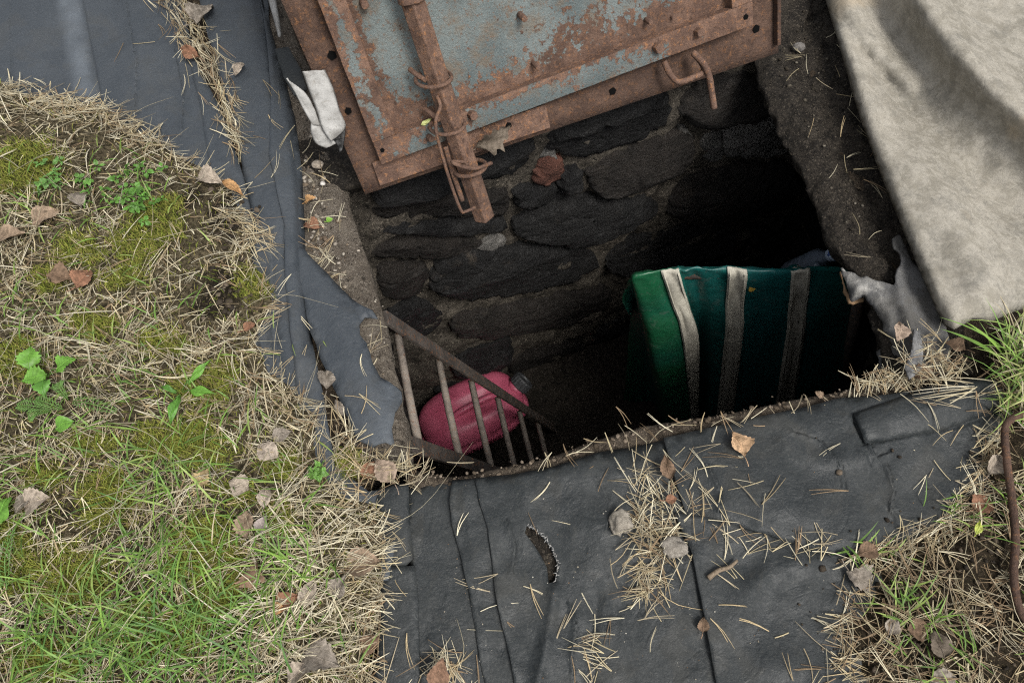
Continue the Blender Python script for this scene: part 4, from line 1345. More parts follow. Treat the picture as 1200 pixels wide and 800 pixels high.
def turf_z(v):
    d, _ = seg_dist(v, TLINE)
    return 0.016 + 0.034 * sstep(d, 0, 70) + 0.012 * fbm(v / 55, 6, 3) * sstep(d, 0, 40) + 0.010 * sstep(d, 0, 14) + 0.006 * fbm(v / 14, 7, 3)


def bed_z(v):
    d, _ = seg_dist(v, BED[:13] + BED[-4:])
    d2, _ = seg_dist(v, BED + BED[:1])
    return 0.020 + 0.020 * sstep(d2, 0, 40) + 0.008 * fbm(v / 30, 16, 3) + 0.005 * fbm(v / 10, 17, 3)


MOSS = [(25, 195, 60, 38), (160, 285, 34, 44), (185, 262, 34, 30), (300, 335, 30, 26), (128, 585, 44, 42), (80, 680, 70, 46), (235, 455, 40, 30), (215, 520, 70, 30), (240, 650, 56, 50), (262, 690, 46, 46), (90, 290, 34, 22), (190, 400, 40, 20), (110, 380, 34, 18), (260, 440, 30, 20), (20, 420, 40, 26), (110, 520, 40, 18), (180, 740, 70, 40), (60, 770, 60, 30), (330, 610, 26, 24),
        (410, 545, 16, 18), (60, 330, 30, 20), (280, 575, 30, 14), (10, 640, 30, 60), (330, 545, 30, 20), (195, 240, 26, 18), (145, 325, 40, 16), (50, 560, 30, 16)]
DARK = [(265, 250, 30, 30), (262, 340, 32, 42), (225, 230, 20, 16), (250, 620, 60, 20), (285, 700, 22, 60), (240, 365, 26, 20), (70, 600, 20, 14)]


def patches(v, lst):
    m_ = np.zeros(len(v))
    jx = 14 * fbm(v / 22, 31, 3); jy = 14 * fbm(v / 22, 41, 3)
    for x, y, a, b in lst:
        m_ = np.maximum(m_, np.exp(-(((v[:, 0] - x + jx) / a) ** 2 + ((v[:, 1] - y + jy) / b) ** 2) * 1.2))
    return m_


v, F, bd = cut_mesh(TURF, 7, 3.0, [], 20)
z = turf_z(v)
d, _ = seg_dist(v, TLINE)
mo = sstep(patches(v, MOSS), 0.3, 0.7)[:, None]; dk = sstep(patches(v, DARK), 0.3, 0.7)[:, None]
base = np.array([[0.17, 0.14, 0.085]]); base = base * (1 + 0.3 * fbm(v / 20, 2, 3)[:, None])
tint = base * (1 - mo) + np.array([[0.13, 0.15, 0.028]]) * mo
tint = tint * (1 - dk) + np.array([[0.028, 0.022, 0.016]]) * dk
SURF.append((P(v[:, 0], v[:, 1], z), F))
o = mk('turf', P(v[:, 0], v[:, 1], z), F, MAT['turf'], None, True, tint, up=True)
tag(o, 'mossy turf bank covered in dry needles on the left', 'turf', None, 'structure')
v, F, bd = cut_mesh(BED, 7, 3.0, [], 21)
tint = np.array([[0.060, 0.045, 0.030]]) * (1 + 0.5 * fbm(v / 20, 12, 3)[:, None])
SURF.append((P(v[:, 0], v[:, 1], bed_z(v)), F))
o = mk('litter_bed', P(v[:, 0], v[:, 1], bed_z(v)), F, MAT['turf'], None, True, tint, up=True)
tag(o, 'brown soil bed under pine needles at the lower right', 'soil', None, 'structure')


def surf(v):
    """height of the topmost sheet, kerb or turf at a place"""
    if not _bvh:
        VV = []; FF = []; o_ = 0
        for a_, f_ in SURF:
            VV += [tuple(q) for q in a_]; FF += [tuple(int(i) + o_ for i in q) for q in f_]; o_ += len(a_)
        _bvh.append(BVHTree.FromPolygons(VV, FF))
    v = np.asarray(v, float)
    w = P(v[:, 0], v[:, 1], 0.02)
    z = np.full(len(v), 0.024)
    org = Vector(CC)
    for i, q in enumerate(w):
        h = _bvh[0].ray_cast(org, (Vector(q) - org).normalized())
        if h[0] is not None and h[0].z > -0.06:
            z[i] = h[0].z
    return z


# ------------------------------------------------------------------ needles, grass, moss
NCOL = np.array([(0.52, 0.44, 0.27), (0.62, 0.55, 0.38), (0.44, 0.345, 0.20), (0.27, 0.19, 0.11), (0.68, 0.62, 0.45), (0.38, 0.32, 0.215)])


def strands(base, yaw, pitch, length, rad, curve, droop, col, nseg=5):
    """thin three-sided tapered strands, vectorised"""
    N = len(base)
    d = np.stack([np.cos(yaw) * np.cos(pitch), np.sin(yaw) * np.cos(pitch), np.sin(pitch)], 1)
    s = np.stack([-np.sin(yaw), np.cos(yaw), np.zeros(N)], 1)
    u = np.cross(d, s)
    V = np.zeros((N, nseg, 3, 3))
    for i in range(nseg):
        t = i / (nseg - 1)
        c = base + d * (length * t)[:, None] + s * (curve * length * (t * t if t < 0.6 else 0.36 + (t - 0.6) * 1.7))[:, None] - np.array([0, 0, 1.0]) * (droop * length * t * t)[:, None]
        r = rad * (1 - 0.55 * t ** 3)
        for k in range(3):
            w = 2 * math.pi * k / 3 + 0.5
            V[:, i, k] = c + (math.cos(w) * s + math.sin(w) * u) * r[:, None]
    idx = np.arange(N * nseg * 3).reshape(N, nseg, 3)
    F = []
    for i in range(nseg - 1):
        for k in range(3):
            k2 = (k + 1) % 3
            F.append(np.stack([idx[:, i, k], idx[:, i, k2], idx[:, i + 1, k2], idx[:, i + 1, k]], 1))
    return V.reshape(-1, 3), np.concatenate(F), np.repeat(col, nseg * 3, 0)


def needles(v, ang=None, spread=math.pi, lift=0.008, lmin=0.035, lmax=0.066, rad=0.00066, zfun=None, z=None, bright=1.0, pairs=True, pit=0.16, cols=None):
    v = np.asarray(v, float)
    n = len(v)
    z = (surf(v) if zfun is None else zfun(v)) if z is None else np.full(n, z)
    b = P(v[:, 0], v[:, 1], z + RNG.uniform(0.0005, 1, n) ** 1.5 * lift)
    yaw = (RNG.uniform(-math.pi, math.pi, n) if ang is None else ang + RNG.normal(0, spread, n))
    L = RNG.uniform(lmin, lmax, n)
    pitch = RNG.normal(0, pit, n)
    cl = NCOL if cols is None else np.asarray(cols)
    col = cl[RNG.integers(0, len(cl), n)] * RNG.uniform(0.45, 1.15, (n, 1)) * bright
    cur = RNG.normal(0, 0.20, n)
    out = []
    d = np.stack([np.cos(yaw), np.sin(yaw), np.zeros(n)], 1)
    b = b - d * (L * 0.5)[:, None]
    reps = 2 if pairs else 1
    for k in range(reps):
        m_ = slice(None) if k == 0 else (RNG.uniform(0, 1, n) < 0.55)
        dy = 0 if k == 0 else RNG.normal(0, 0.16, n)[m_]
        bb = b[m_]
        out.append(strands(bb, yaw[m_] + dy, pitch[m_], L[m_] * (1 if k == 0 else RNG.uniform(0.85, 1.0, len(bb))), np.full(len(bb), rad) * RNG.uniform(0.75, 1.2, len(bb)), cur[m_], np.zeros(len(bb)) + 0.03, col[m_]))
    return out


def merge(lst):
    V = []; F = []; C = []; o = 0
    for v, f, c in lst:
        V.append(v); F.append(f + o); C.append(c); o += len(v)
    return np.concatenate(V), np.concatenate(F), np.concatenate(C)


def rand_in(poly, n, dens=None, seed=0):
    rng = np.random.default_rng(seed)
    poly = np.asarray(poly, float); lo, hi = poly.min(0), poly.max(0)
    out = np.zeros((0, 2))
    while len(out) < n:
        q = rng.uniform(lo, hi, (n * 2, 2))
        q = q[inside(q, poly)]
        if dens is not None:
            q = q[rng.uniform(0, 1, len(q)) < dens(q)]
        out = np.concatenate([out, q])
    return out[:n]


def stuff(name, lst, mat, label, cat):
    V, F, C = merge(lst)
    o = mk(name, V, F, MAT[mat], None, True, C)
    return tag(o, label, cat, None, 'stuff')


VIEW_T = [(-130, 60)] + TURF[2:-2] + [(430, 900), (-130, 900)]


def nd_turf(q):
    m_ = patches(q, MOSS); k = patches(q, DARK)
    return np.clip((0.55 + 0.6 * fbm(q / 38, 77, 3)) * (1 - 0.78 * sstep(m_, 0.3, 0.7)) * (1 - 0.75 * sstep(k, 0.35, 0.75)), 0.03, 1)


L_ = []
p = rand_in(VIEW_T, 3700, nd_turf, 1)
L_ += needles(p, None, lift=0.011, lmin=0.020, lmax=0.055)
p = rand_in(VIEW_T, 4500, nd_turf, 81)
L_ += needles(p, None, lift=0.008, lmin=0.006, lmax=0.018, pairs=False)
# combed direction along the slope in the middle of the bank
p = rand_in([(60, 380), (300, 390), (370, 490), (360, 560), (200, 480), (60, 460)], 160, None, 2)
L_ += needles(p, -0.35, 0.5, lift=0.018)
p = rand_in([(330, 560), (440, 590), (450, 660), (430, 800), (300, 800), (280, 700)], 360, None, 3)
L_ += needles(p, 0.15, 0.6, lift=0.020, lmax=0.08, cols=NCOL[[0, 1, 4, 4, 5]])
stuff('pine_needles', L_, 'needle', 'thick mat of tan pine needles lying on the turf bank', 'needles')

L_ = []
p = resample(TURF[2:-2], 3.2)
p = p + RNG.normal(0, 7, p.shape)
L_ += needles(p, None, lift=0.012)
p = resample([(0, 100), (60, 118), (120, 130), (185, 172)], 0.9); p = p + RNG.normal(0, 8, p.shape)
L_ += needles(p, -0.3, 0.7, lift=0.02)
p = resample([(262, 248), (300, 270), (318, 290)], 1.0); p = p + RNG.normal(0, 9, p.shape)
L_ += needles(p, -0.3, 0.45, lift=0.02)
stuff('pine_needles', L_, 'needle', 'fringe of pine needles spilling from the turf onto the rubber', 'needles')

L_ = []
ln = [(178, -60), (196, -10), (220, 35), (246, 75), (264, 115), (274, 150), (281, 178)]
p = resample(ln, 0.62); p = p + RNG.normal(0, 1, p.shape) * np.interp(p[:, 1], [-60, 60, 178], [17, 11, 4])[:, None]
L_ += needles(p, math.radians(-58), 0.38, lift=0.024, z=0.012)
stuff('pine_needles', L_, 'needle', 'line of needles caught in the gap between two rubber strips', 'needles')

L_ = []
p = np.stack([RNG.normal(764, 18, 170), RNG.normal(606, 38, 170)], 1); p = p[p[:, 0] < 796 + (p[:, 1] - 600) * 0.2]
L_ += needles(p, None, lift=0.02)
p = np.stack([RNG.normal(755, 12, 50), RNG.normal(682, 20, 50)], 1)
L_ += needles(p, None, lift=0.012)
stuff('pine_needles', L_, 'needle', 'heap of pine needles on the front rubber sheet beside the seam', 'needles')

L_ = []
for (x, y, sx, sy, n) in ((855, 545, 24, 20, 17), (822, 610, 20, 24, 26), (872, 625, 20, 18, 15), (950, 640, 24, 8, 18), (520, 785, 16, 16, 46), (692, 765, 10, 24, 22), (640, 740, 40, 30, 10), (880, 700, 60, 50, 9), (1000, 560, 60, 40, 5), (1120, 560, 22, 40, 18), (975, 790, 30, 22, 16), (610, 640, 80, 60, 10), (730, 560, 60, 20, 6), (150, 60, 90, 40, 4), (320, 150, 14, 60, 8), (330, 350, 14, 60, 8), (425, 450, 18, 30, 6), (1110, 470, 30, 14, 12)):
    p = np.stack([RNG.normal(x, sx, n), RNG.normal(y, sy, n)], 1)
    L_ += needles(p, None, lift=0.006, pit=0.06)
stuff('pine_needles', L_, 'needle', 'single needles strewn over the dark rubber sheets', 'needles')

L_ = []
for (x, y, sx, sy, n, zz) in ((1085, 420, 16, 14, 70, 0.02), (1040, 446, 26, 7, 60, 0.01), (1110, 432, 20, 10, 40, 0.03), (455, 548, 26, 9, 90, 0.012), (408, 525, 9, 18, 40, 0.008), (395, 500, 6, 22, 20, 0.004), (378, 300, 10, 26, 24, -0.004), (372, 210, 12, 40, 22, -0.004), (440, 420, 6, 30, 8, -0.002)):
    p = np.stack([RNG.normal(x, sx, n), RNG.normal(y, sy, n)], 1)
    L_ += needles(p, None, lift=0.016, z=zz, lmax=0.055)
for (x, y, sx, sy, n, zz) in ((985, 130, 20, 60, 12, 0.004), (1020, 240, 14, 40, 9, 0.004), (930, 70, 8, 20, 5, 0.004)):
    p = np.stack([RNG.normal(x, sx, n), RNG.normal(y, sy, n)], 1)
    L_ += needles(p, None, lift=0.006, z=zz, lmax=0.05, bright=0.8)
p = resample(RIM_F[3:], 14) + np.array([0, 10]); p = p + RNG.normal(0, 4, p.shape)
L_ += needles(p, None, lift=0.006, z=0.012, lmax=0.045)
stuff('pine_needles', L_, 'needle', 'loose needles and stalks around the rim of the pit', 'needles')

L_ = []
BEDV = [(min(q[0], 1320), min(q[1], 900)) for q in BED]
p = rand_in(BEDV, 1600, lambda q: np.clip(0.55 + 0.8 * fbm(q / 30, 78, 3), 0.08, 1), 5)
L_ += needles(p, None, lift=0.014, bright=0.85, cols=NCOL[[0, 1, 2, 3, 3, 5]])
p = resample([(1168, 500), (1150, 550), (1138, 592), (1110, 614), (1060, 632), (1000, 655)], 1.6); p = p + RNG.normal(0, 6, p.shape)
L_ += needles(p, 0.3, 0.6, lift=0.014)
p = resample([(1010, 690), (985, 730), (1000, 800)], 3); p = p + RNG.normal(0, 8, p.shape)
L_ += needles(p, -0.3, 0.6, lift=0.012)
stuff('pine_needles', L_, 'needle', 'brown pine needles covering the soil at the lower right', 'needles')


def blades(v, h0, h1, w, col, lean=0.5, yaw=None, ys=3.0, curve=0.5, zfun=None, z=None, nseg=5):
    v = np.asarray(v, float); N = len(v)
    b = P(v[:, 0], v[:, 1], (surf(v) if zfun is None else zfun(v)) if z is None else np.full(N, z))
    y = RNG.uniform(-math.pi, math.pi, N) if yaw is None else yaw + RNG.normal(0, ys, N)
    h = RNG.uniform(h0, h1, N)
    d = np.stack([np.cos(y), np.sin(y), np.zeros(N)], 1); s = np.stack([-np.sin(y), np.cos(y), np.zeros(N)], 1)
    ln_ = RNG.normal(lean, 0.18, N)
    V = np.zeros((N, nseg, 2, 3)); 
    wd = w * RNG.uniform(0.6, 1.25, N)
    cv = curve * RNG.uniform(0.4, 1.3, N)
    for i in range(nseg):
        t = i / (nseg - 1)
        a = ln_ + cv * t
        c = b + d * (h * t * np.sin(a))[:, None] + np.array([0, 0, 1.0]) * (h * t * np.cos(a))[:, None] + s * (0.08 * h * t * t * np.sin(y * 3))[:, None]
        ww = wd * (1 - t ** 2.2) * (0.55 + 0.45 * min(1, t * 4)) + 0.0001
        V[:, i, 0] = c - s * ww[:, None] * 0.5; V[:, i, 1] = c + s * ww[:, None] * 0.5
    idx = np.arange(N * nseg * 2).reshape(N, nseg, 2)
    F = np.concatenate([np.stack([idx[:, i, 0], idx[:, i, 1], idx[:, i + 1, 1], idx[:, i + 1, 0]], 1) for i in range(nseg - 1)])
    col = np.asarray(col)
    cc = col[RNG.integers(0, len(col), N)] * RNG.uniform(0.75, 1.2, (N, 1))
    return V.reshape(-1, 3), F, np.repeat(cc, nseg * 2, 0)


GC = [(0.15, 0.27, 0.05), (0.20, 0.33, 0.06), (0.12, 0.22, 0.045), (0.28, 0.37, 0.10)]
GD = [(0.09, 0.20, 0.045), (0.13, 0.26, 0.055), (0.17, 0.29, 0.06)]
DRY = [(0.55, 0.49, 0.34), (0.48, 0.41, 0.27), (0.60, 0.55, 0.42)]
L_ = []
for (x, y, sx, sy, n, h, cl) in ((170, 760, 90, 34, 330, 0.085, GD), (60, 740, 60, 50, 170, 0.08, GC), (200, 660, 32, 40, 90, 0.075, GC), (205, 560, 34, 34, 100, 0.075, GC), (150, 640, 24, 30, 34, 0.07, GD),
                                 (330, 620, 26, 36, 40, 0.085, GC), (320, 560, 20, 20, 20, 0.06, GC), (355, 680, 40, 18, 22, 0.09, GC), (30, 345, 24, 30, 24, 0.06, GC), (40, 520, 40, 40, 60, 0.06, GC), (130, 470, 70, 40, 40, 0.055, GC),
                                 (160, 225, 26, 30, 50, 0.05, GC), (255, 640, 24, 40, 50, 0.06, GC), (20, 620, 26, 60, 60, 0.06, GC), (280, 740, 30, 40, 40, 0.06, GC), (330, 660, 20, 10, 16, 0.09, GC), (195, 345, 40, 16, 10, 0.06, GC), (60, 200, 50, 40, 20, 0.05, GC), (190, 400, 90, 40, 60, 0.05, GC), (110, 420, 70, 40, 50, 0.05, GC), (250, 500, 60, 40, 60, 0.06, GC), (90, 260, 60, 30, 40, 0.045, GC), (310, 700, 50, 50, 60, 0.06, GC), (-80, 700, 50, 120, 150, 0.08, GC), (-80, 400, 50, 120, 80, 0.06, GC)):
    n = int(n * (0.95 if y > 640 else 0.75))
    p = np.stack([RNG.normal(x, sx * 0.9, n), RNG.normal(y, sy * 0.9, n)], 1)
    L_.append(blades(p, h * 0.4, h * 1.05, 0.0027, cl, 0.55, None, 3, 0.6))
stuff('grass', L_, 'grass', 'green grass blades growing through the turf bank on the left', 'grass')
L_ = []
p = rand_in(VIEW_T, 620, nd_turf, 19)
n_s = len(p)
bb_ = P(p[:, 0], p[:, 1], surf(p) + RNG.uniform(0.004, 0.020, n_s))
L_.append(strands(bb_, RNG.uniform(-3.14, 3.14, n_s), RNG.normal(0.05, 0.12, n_s), RNG.uniform(0.04, 0.13, n_s), np.full(n_s, 0.00055), RNG.normal(0, 0.5, n_s), np.full(n_s, 0.06), np.array(DRY)[RNG.integers(0, 3, n_s)] * RNG.uniform(0.6, 1.05, (n_s, 1)), 9))
p = rand_in(VIEW_T, 150, nd_turf, 9)
L_.append(blades(p, 0.05, 0.12, 0.0017, DRY, 1.05, None, 3, 0.5))
p = rand_in([(300, 600), (390, 600), (385, 790), (250, 800), (220, 720)], 70, None, 10)
L_.append(blades(p, 0.05, 0.12, 0.0018, DRY, 1.1, 0.1, 1.2, 0.45))
p = np.stack([RNG.normal(1188, 14, 40), RNG.normal(430, 24, 40)], 1)
L_.append(blades(p, 0.06, 0.11, 0.0024, DRY, 0.7, None, 3, 0.5))
p = np.array([(1150, 455)] * 9) + RNG.normal(0, 8, (9, 2))
L_.append(blades(p, 0.09, 0.13, 0.0022, DRY, 1.25, math.radians(190), 0.2, 0.3, z=0.035))
stuff('dry_grass', L_, 'grass', 'long bleached dry grass stems among the needles', 'grass')
L_ = []
for (x, y, sx, sy, n, h) in ((1192, 425, 13, 22, 110, 0.095), (1180, 470, 12, 12, 40, 0.06), (1225, 430, 20, 30, 80, 0.1)):
    p = np.stack([RNG.normal(x, sx, n), RNG.normal(y, sy, n)], 1)
    L_.append(blades(p, h * 0.5, h * 1.2, 0.0032, [(0.20, 0.33, 0.07), (0.28, 0.38, 0.10), (0.42, 0.44, 0.18), (0.14, 0.26, 0.05)], 0.45, None, 3, 0.6))
stuff('grass_tuft', L_, 'grass', 'bright green grass tuft at the right edge below the canvas', 'grass')
L_ = [blades(np.array([(1180, 412), (1176, 416), (1172, 420)]), 0.125, 0.15, 0.0062, GC[:2], 1.05, math.radians(165), 0.06, 0.3, z=0.04, nseg=8)]
o = stuff('grass_blade', L_, 'grass', 'long wide grass blades arching over the torn felt', 'grass'); 
L_ = []
for (x, y, sx, sy, n, h) in ((1075, 735, 22, 16, 34, 0.055), (1065, 700, 10, 16, 12, 0.07), (1130, 605, 20, 12, 26, 0.045), (1170, 590, 10, 10, 12, 0.05), (1020, 650, 16, 6, 16, 0.04), (1110, 780, 20, 14, 14, 0.06), (1045, 680, 20, 12, 8, 0.045), (1240, 620, 26, 80, 50, 0.06)):
    p = np.stack([RNG.normal(x, sx, n), RNG.normal(y, sy, n)], 1)
    L_.append(blades(p, h * 0.5, h * 1.2, 0.0026, GC, 0.7, None, 3, 0.5))
stuff('grass', L_, 'grass', 'thin green grass shoots in the brown litter at the lower right', 'grass')

# moss cushions
MC = [(0.23, 0.26, 0.045), (0.17, 0.20, 0.035), (0.30, 0.31, 0.065), (0.12, 0.15, 0.025), (0.22, 0.19, 0.06)]
p = rand_in(VIEW_T, 38000, lambda q: sstep(patches(q, MOSS), 0.2, 0.7) + 0.05, 12)
L_ = [blades(p, 0.006, 0.015, 0.0013, MC, 0.35, None, 3, 0.5, nseg=3)]
stuff('moss', L_, 'moss', 'low yellow green moss cushions in the turf bank', 'moss')
p = np.stack([RNG.normal(410, 9, 700), RNG.normal(546, 9, 700)], 1)
L_ = [blades(p, 0.006, 0.016, 0.0013, MC, 0.35, None, 3, 0.5, nseg=3, z=0.012)]
stuff('moss', L_, 'moss', 'small moss cushion in the gap below the torn rubber flap', 'moss')

# ------------------------------------------------------------------ grit and crumbs
def crumbs(spots, name, label, cat, cols, seed, mat='crumb'):
    rng = np.random.default_rng(seed); L_ = []
    for (x, y, sx, sy, n, zz, r0, r1) in spots:
        for _ in range(n):
            px, py = rng.normal(x, sx), rng.normal(y, sy)
            r = r0 + (r1 - r0) * rng.uniform(0, 1) ** 2.5
            zb = zz if zz is not None else float(surf(np.array([[px, py]]))[0]) + 0.001
            V, F = lump(P(px, py, zb + r * 0.3), (r * rng.uniform(.7, 1.3), r * rng.uniform(.7, 1.3), r * .6), int(rng.integers(0, 99)), 1, 0.9, 1.3, rng.uniform(0, 6))
            c = np.array(cols[rng.integers(0, len(cols))]) * rng.uniform(0.7, 1.2)
            L_.append((V, np.array(F), np.repeat(c[None], len(V), 0)))
    V, F, C = merge(L_)
    o = mk(name, V, F, MAT[mat], None, False, C)
    return tag(o, label, cat, None, 'stuff')


CG = [(0.26, 0.22, 0.17), (0.34, 0.30, 0.25), (0.16, 0.125, 0.09), (0.40, 0.36, 0.30), (0.12, 0.09, 0.065)]
crumbs([(365, 190, 9, 30, 110, -0.010, 0.0015, 0.006), (372, 270, 10, 26, 90, -0.010, 0.0015, 0.006), (400, 320, 8, 20, 40, -0.010, 0.0015, 0.005), (440, 410, 7, 30, 30, -0.012, 0.0015, 0.004)], 'grit', 'pale grit and crumbs on the concrete kerb beside the rubber strip', 'grit', CG, 5)
CD = [(0.07, 0.055, 0.04), (0.045, 0.036, 0.027), (0.12, 0.095, 0.07), (0.03, 0.025, 0.02)]
crumbs([(265, 255, 16, 20, 120, None, 0.0015, 0.006), (262, 345, 18, 26, 160, None, 0.0015, 0.006), (1100, 700, 70, 70, 260, None, 0.0015, 0.005), (990, 740, 16, 20, 60, 0.026, 0.0012, 0.004), (1160, 700, 30, 60, 120, None, 0.0015, 0.006), (250, 620, 60, 30, 60, None, 0.001, 0.004)], 'soil_crumbs', 'dark soil crumbs on the bare patches', 'soil', CD, 6)
ln = resample(RIM_F, 3)
crumbs([(x, y + 7, 4, 4, 2, -0.002, 0.0006, 0.0045) for x, y in ln], 'soil_crumbs', 'earth crumbs along the front rim of the pit', 'soil', [(0.17, 0.135, 0.10), (0.24, 0.195, 0.15), (0.10, 0.078, 0.056)], 7)
crumbs([(955, 110, 12, 50, 90, None, 0.0006, 0.004), (1000, 235, 10, 36, 80, None, 0.0006, 0.004), (925, 70, 10, 20, 30, None, 0.001, 0.005)], 'soil_crumbs', 'damp soil crumbs on the dark kerb beside the canvas', 'soil', [(0.045, 0.038, 0.03), (0.075, 0.065, 0.05), (0.14, 0.125, 0.10), (0.03, 0.026, 0.02)], 8)
rng_ = np.random.default_rng(4)
crumbs([(rng_.uniform(500, 1100), rng_.uniform(560, 800), 10, 10, 2, 0.027, 0.0004, 0.0013) for _ in range(120)], 'crumbs', 'tiny pale specks scattered on the dark rubber sheets', 'debris', [(0.40, 0.36, 0.28), (0.26, 0.17, 0.10), (0.5, 0.47, 0.4)], 9)

# lumps lying on the needle heap
for x, y, r, lb_, cl in ((728, 612, (0.015, 0.021, 0.010), 'pale grey clod beside the needle heap, leftmost of two', (0.30, 0.27, 0.225)), (791, 641, (0.021, 0.013, 0.010), 'pale grey clod in the needle heap next to the seam', (0.27, 0.245, 0.21))):
    V, F = lump(P(x, y, 0.034), r, x, 3, 0.75, 1.5)
    tag(mk('dirt_clod', V, F, MAT['crumb'], None, True, np.repeat(np.array([cl]), len(V), 0)), lb_, 'clod')
for x, y, r, lb_, cl in ((372, 193, (0.012, 0.010, 0.007), 'pale pebble on the concrete kerb below the white fabric', (0.42, 0.36, 0.29)), (936, 55, (0.014, 0.010, 0.009), 'grey pebble in the mud beside the corner of the hatch', (0.16, 0.15, 0.14)), (378, 215, (0.006, 0.005, 0.004), 'small white pebble on the concrete kerb', (0.55, 0.52, 0.48))):
    V, F = lump(P(x, y, 0.0), r, x, 2, 0.35, 1.5)
    tag(mk('pebble', V, F, MAT['crumb'], None, True, np.repeat(np.array([cl]), len(V), 0)), lb_, 'pebble')

# ------------------------------------------------------------------ fallen leaves, each one a thing
def leaf_mesh(pos, size, rot, col, wide=0.75, curl=0.25, bend=0.15, serr=0.06, lobes=0, tilt=(0, 0), seed=0, stem=0.35, edge=None):
    rng = np.random.default_rng(seed)
    nL, nW = 15, 7
    V = []; C = []
    for i in range(nL):
        t = i / (nL - 1)
        w = wide * 0.5 * (math.sin(math.pi * t ** (0.62 + 0.2 * ((seed * 37) % 10) / 10)) ** (0.85 + 0.4 * ((seed * 53) % 10) / 10) if 0 < t < 1 else 0.0)
        if lobes:
            w *= 0.74 + 0.26 * math.cos(t * lobes * 2 * math.pi)
        for j in range(nW):
            s = 2 * j / (nW - 1) - 1
            ww = w * (1 + (serr * (1 if i % 2 else -1) + rng.uniform(-serr, serr) * 0.6) * (abs(s) > 0.9))
            x = t - 0.5 + 0.10 * abs(s) * (1 - t)
            y = s * ww
            z = curl * 1.5 * (abs(y) ** 1.3) * 1.6 * (1 + 0.5 * math.sin(seed * 2.1 + 3 * t) * s) - bend * (1.5 + math.sin(seed)) * (t - 0.5) ** 2 * 2 + 0.045 * math.sin(9 * t + 4 * s + seed) + rng.uniform(-.008, .008)
            V.append((x, y, z))
            k = (0.80 + 0.2 * abs(s)) * (0.78 if (i + j) % 2 and 0 < j < nW - 1 else 1.0) + rng.uniform(-0.08, 0.08)
            C.append(np.asarray(col) * k if not (edge is not None and abs(s) > 0.8) else np.asarray(edge))
    V = np.array(V) * size
    F = [(i * nW + j, i * nW + j + 1, (i + 1) * nW + j + 1, (i + 1) * nW + j) for i in range(nL - 1) for j in range(nW - 1)]
    R = (Matrix.Rotation(rot, 3, 'Z') @ Matrix.Rotation(tilt[0], 3, 'X') @ Matrix.Rotation(tilt[1], 3, 'Y'))
    R = np.array(R)
    parts = [(V, F)]
    if stem:
        sp_ = smooth_line(np.array([(-0.5, 0, -bend * 0.5), (-0.5 - stem * 0.5, 0.03, -0.05), (-0.5 - stem, 0.1, 0.0)]) * size, 3)
        parts.append(tube(sp_, 0.0007, 5))
    # midrib
    mid = V.reshape(nL, nW, 3)[:, nW // 2] + np.array([0, 0, 0.0005])
    parts.append(tube(mid[1:-1], 0.0006, 4))
    W, FF = join(parts)
    C = np.array(C + [tuple(np.asarray(col) * 1.15)] * (len(W) - len(C)))
    W = W @ R.T
    W[:, 2] -= np.percentile(W[:, 2], 20)
    return W + np.asarray(pos), FF, C


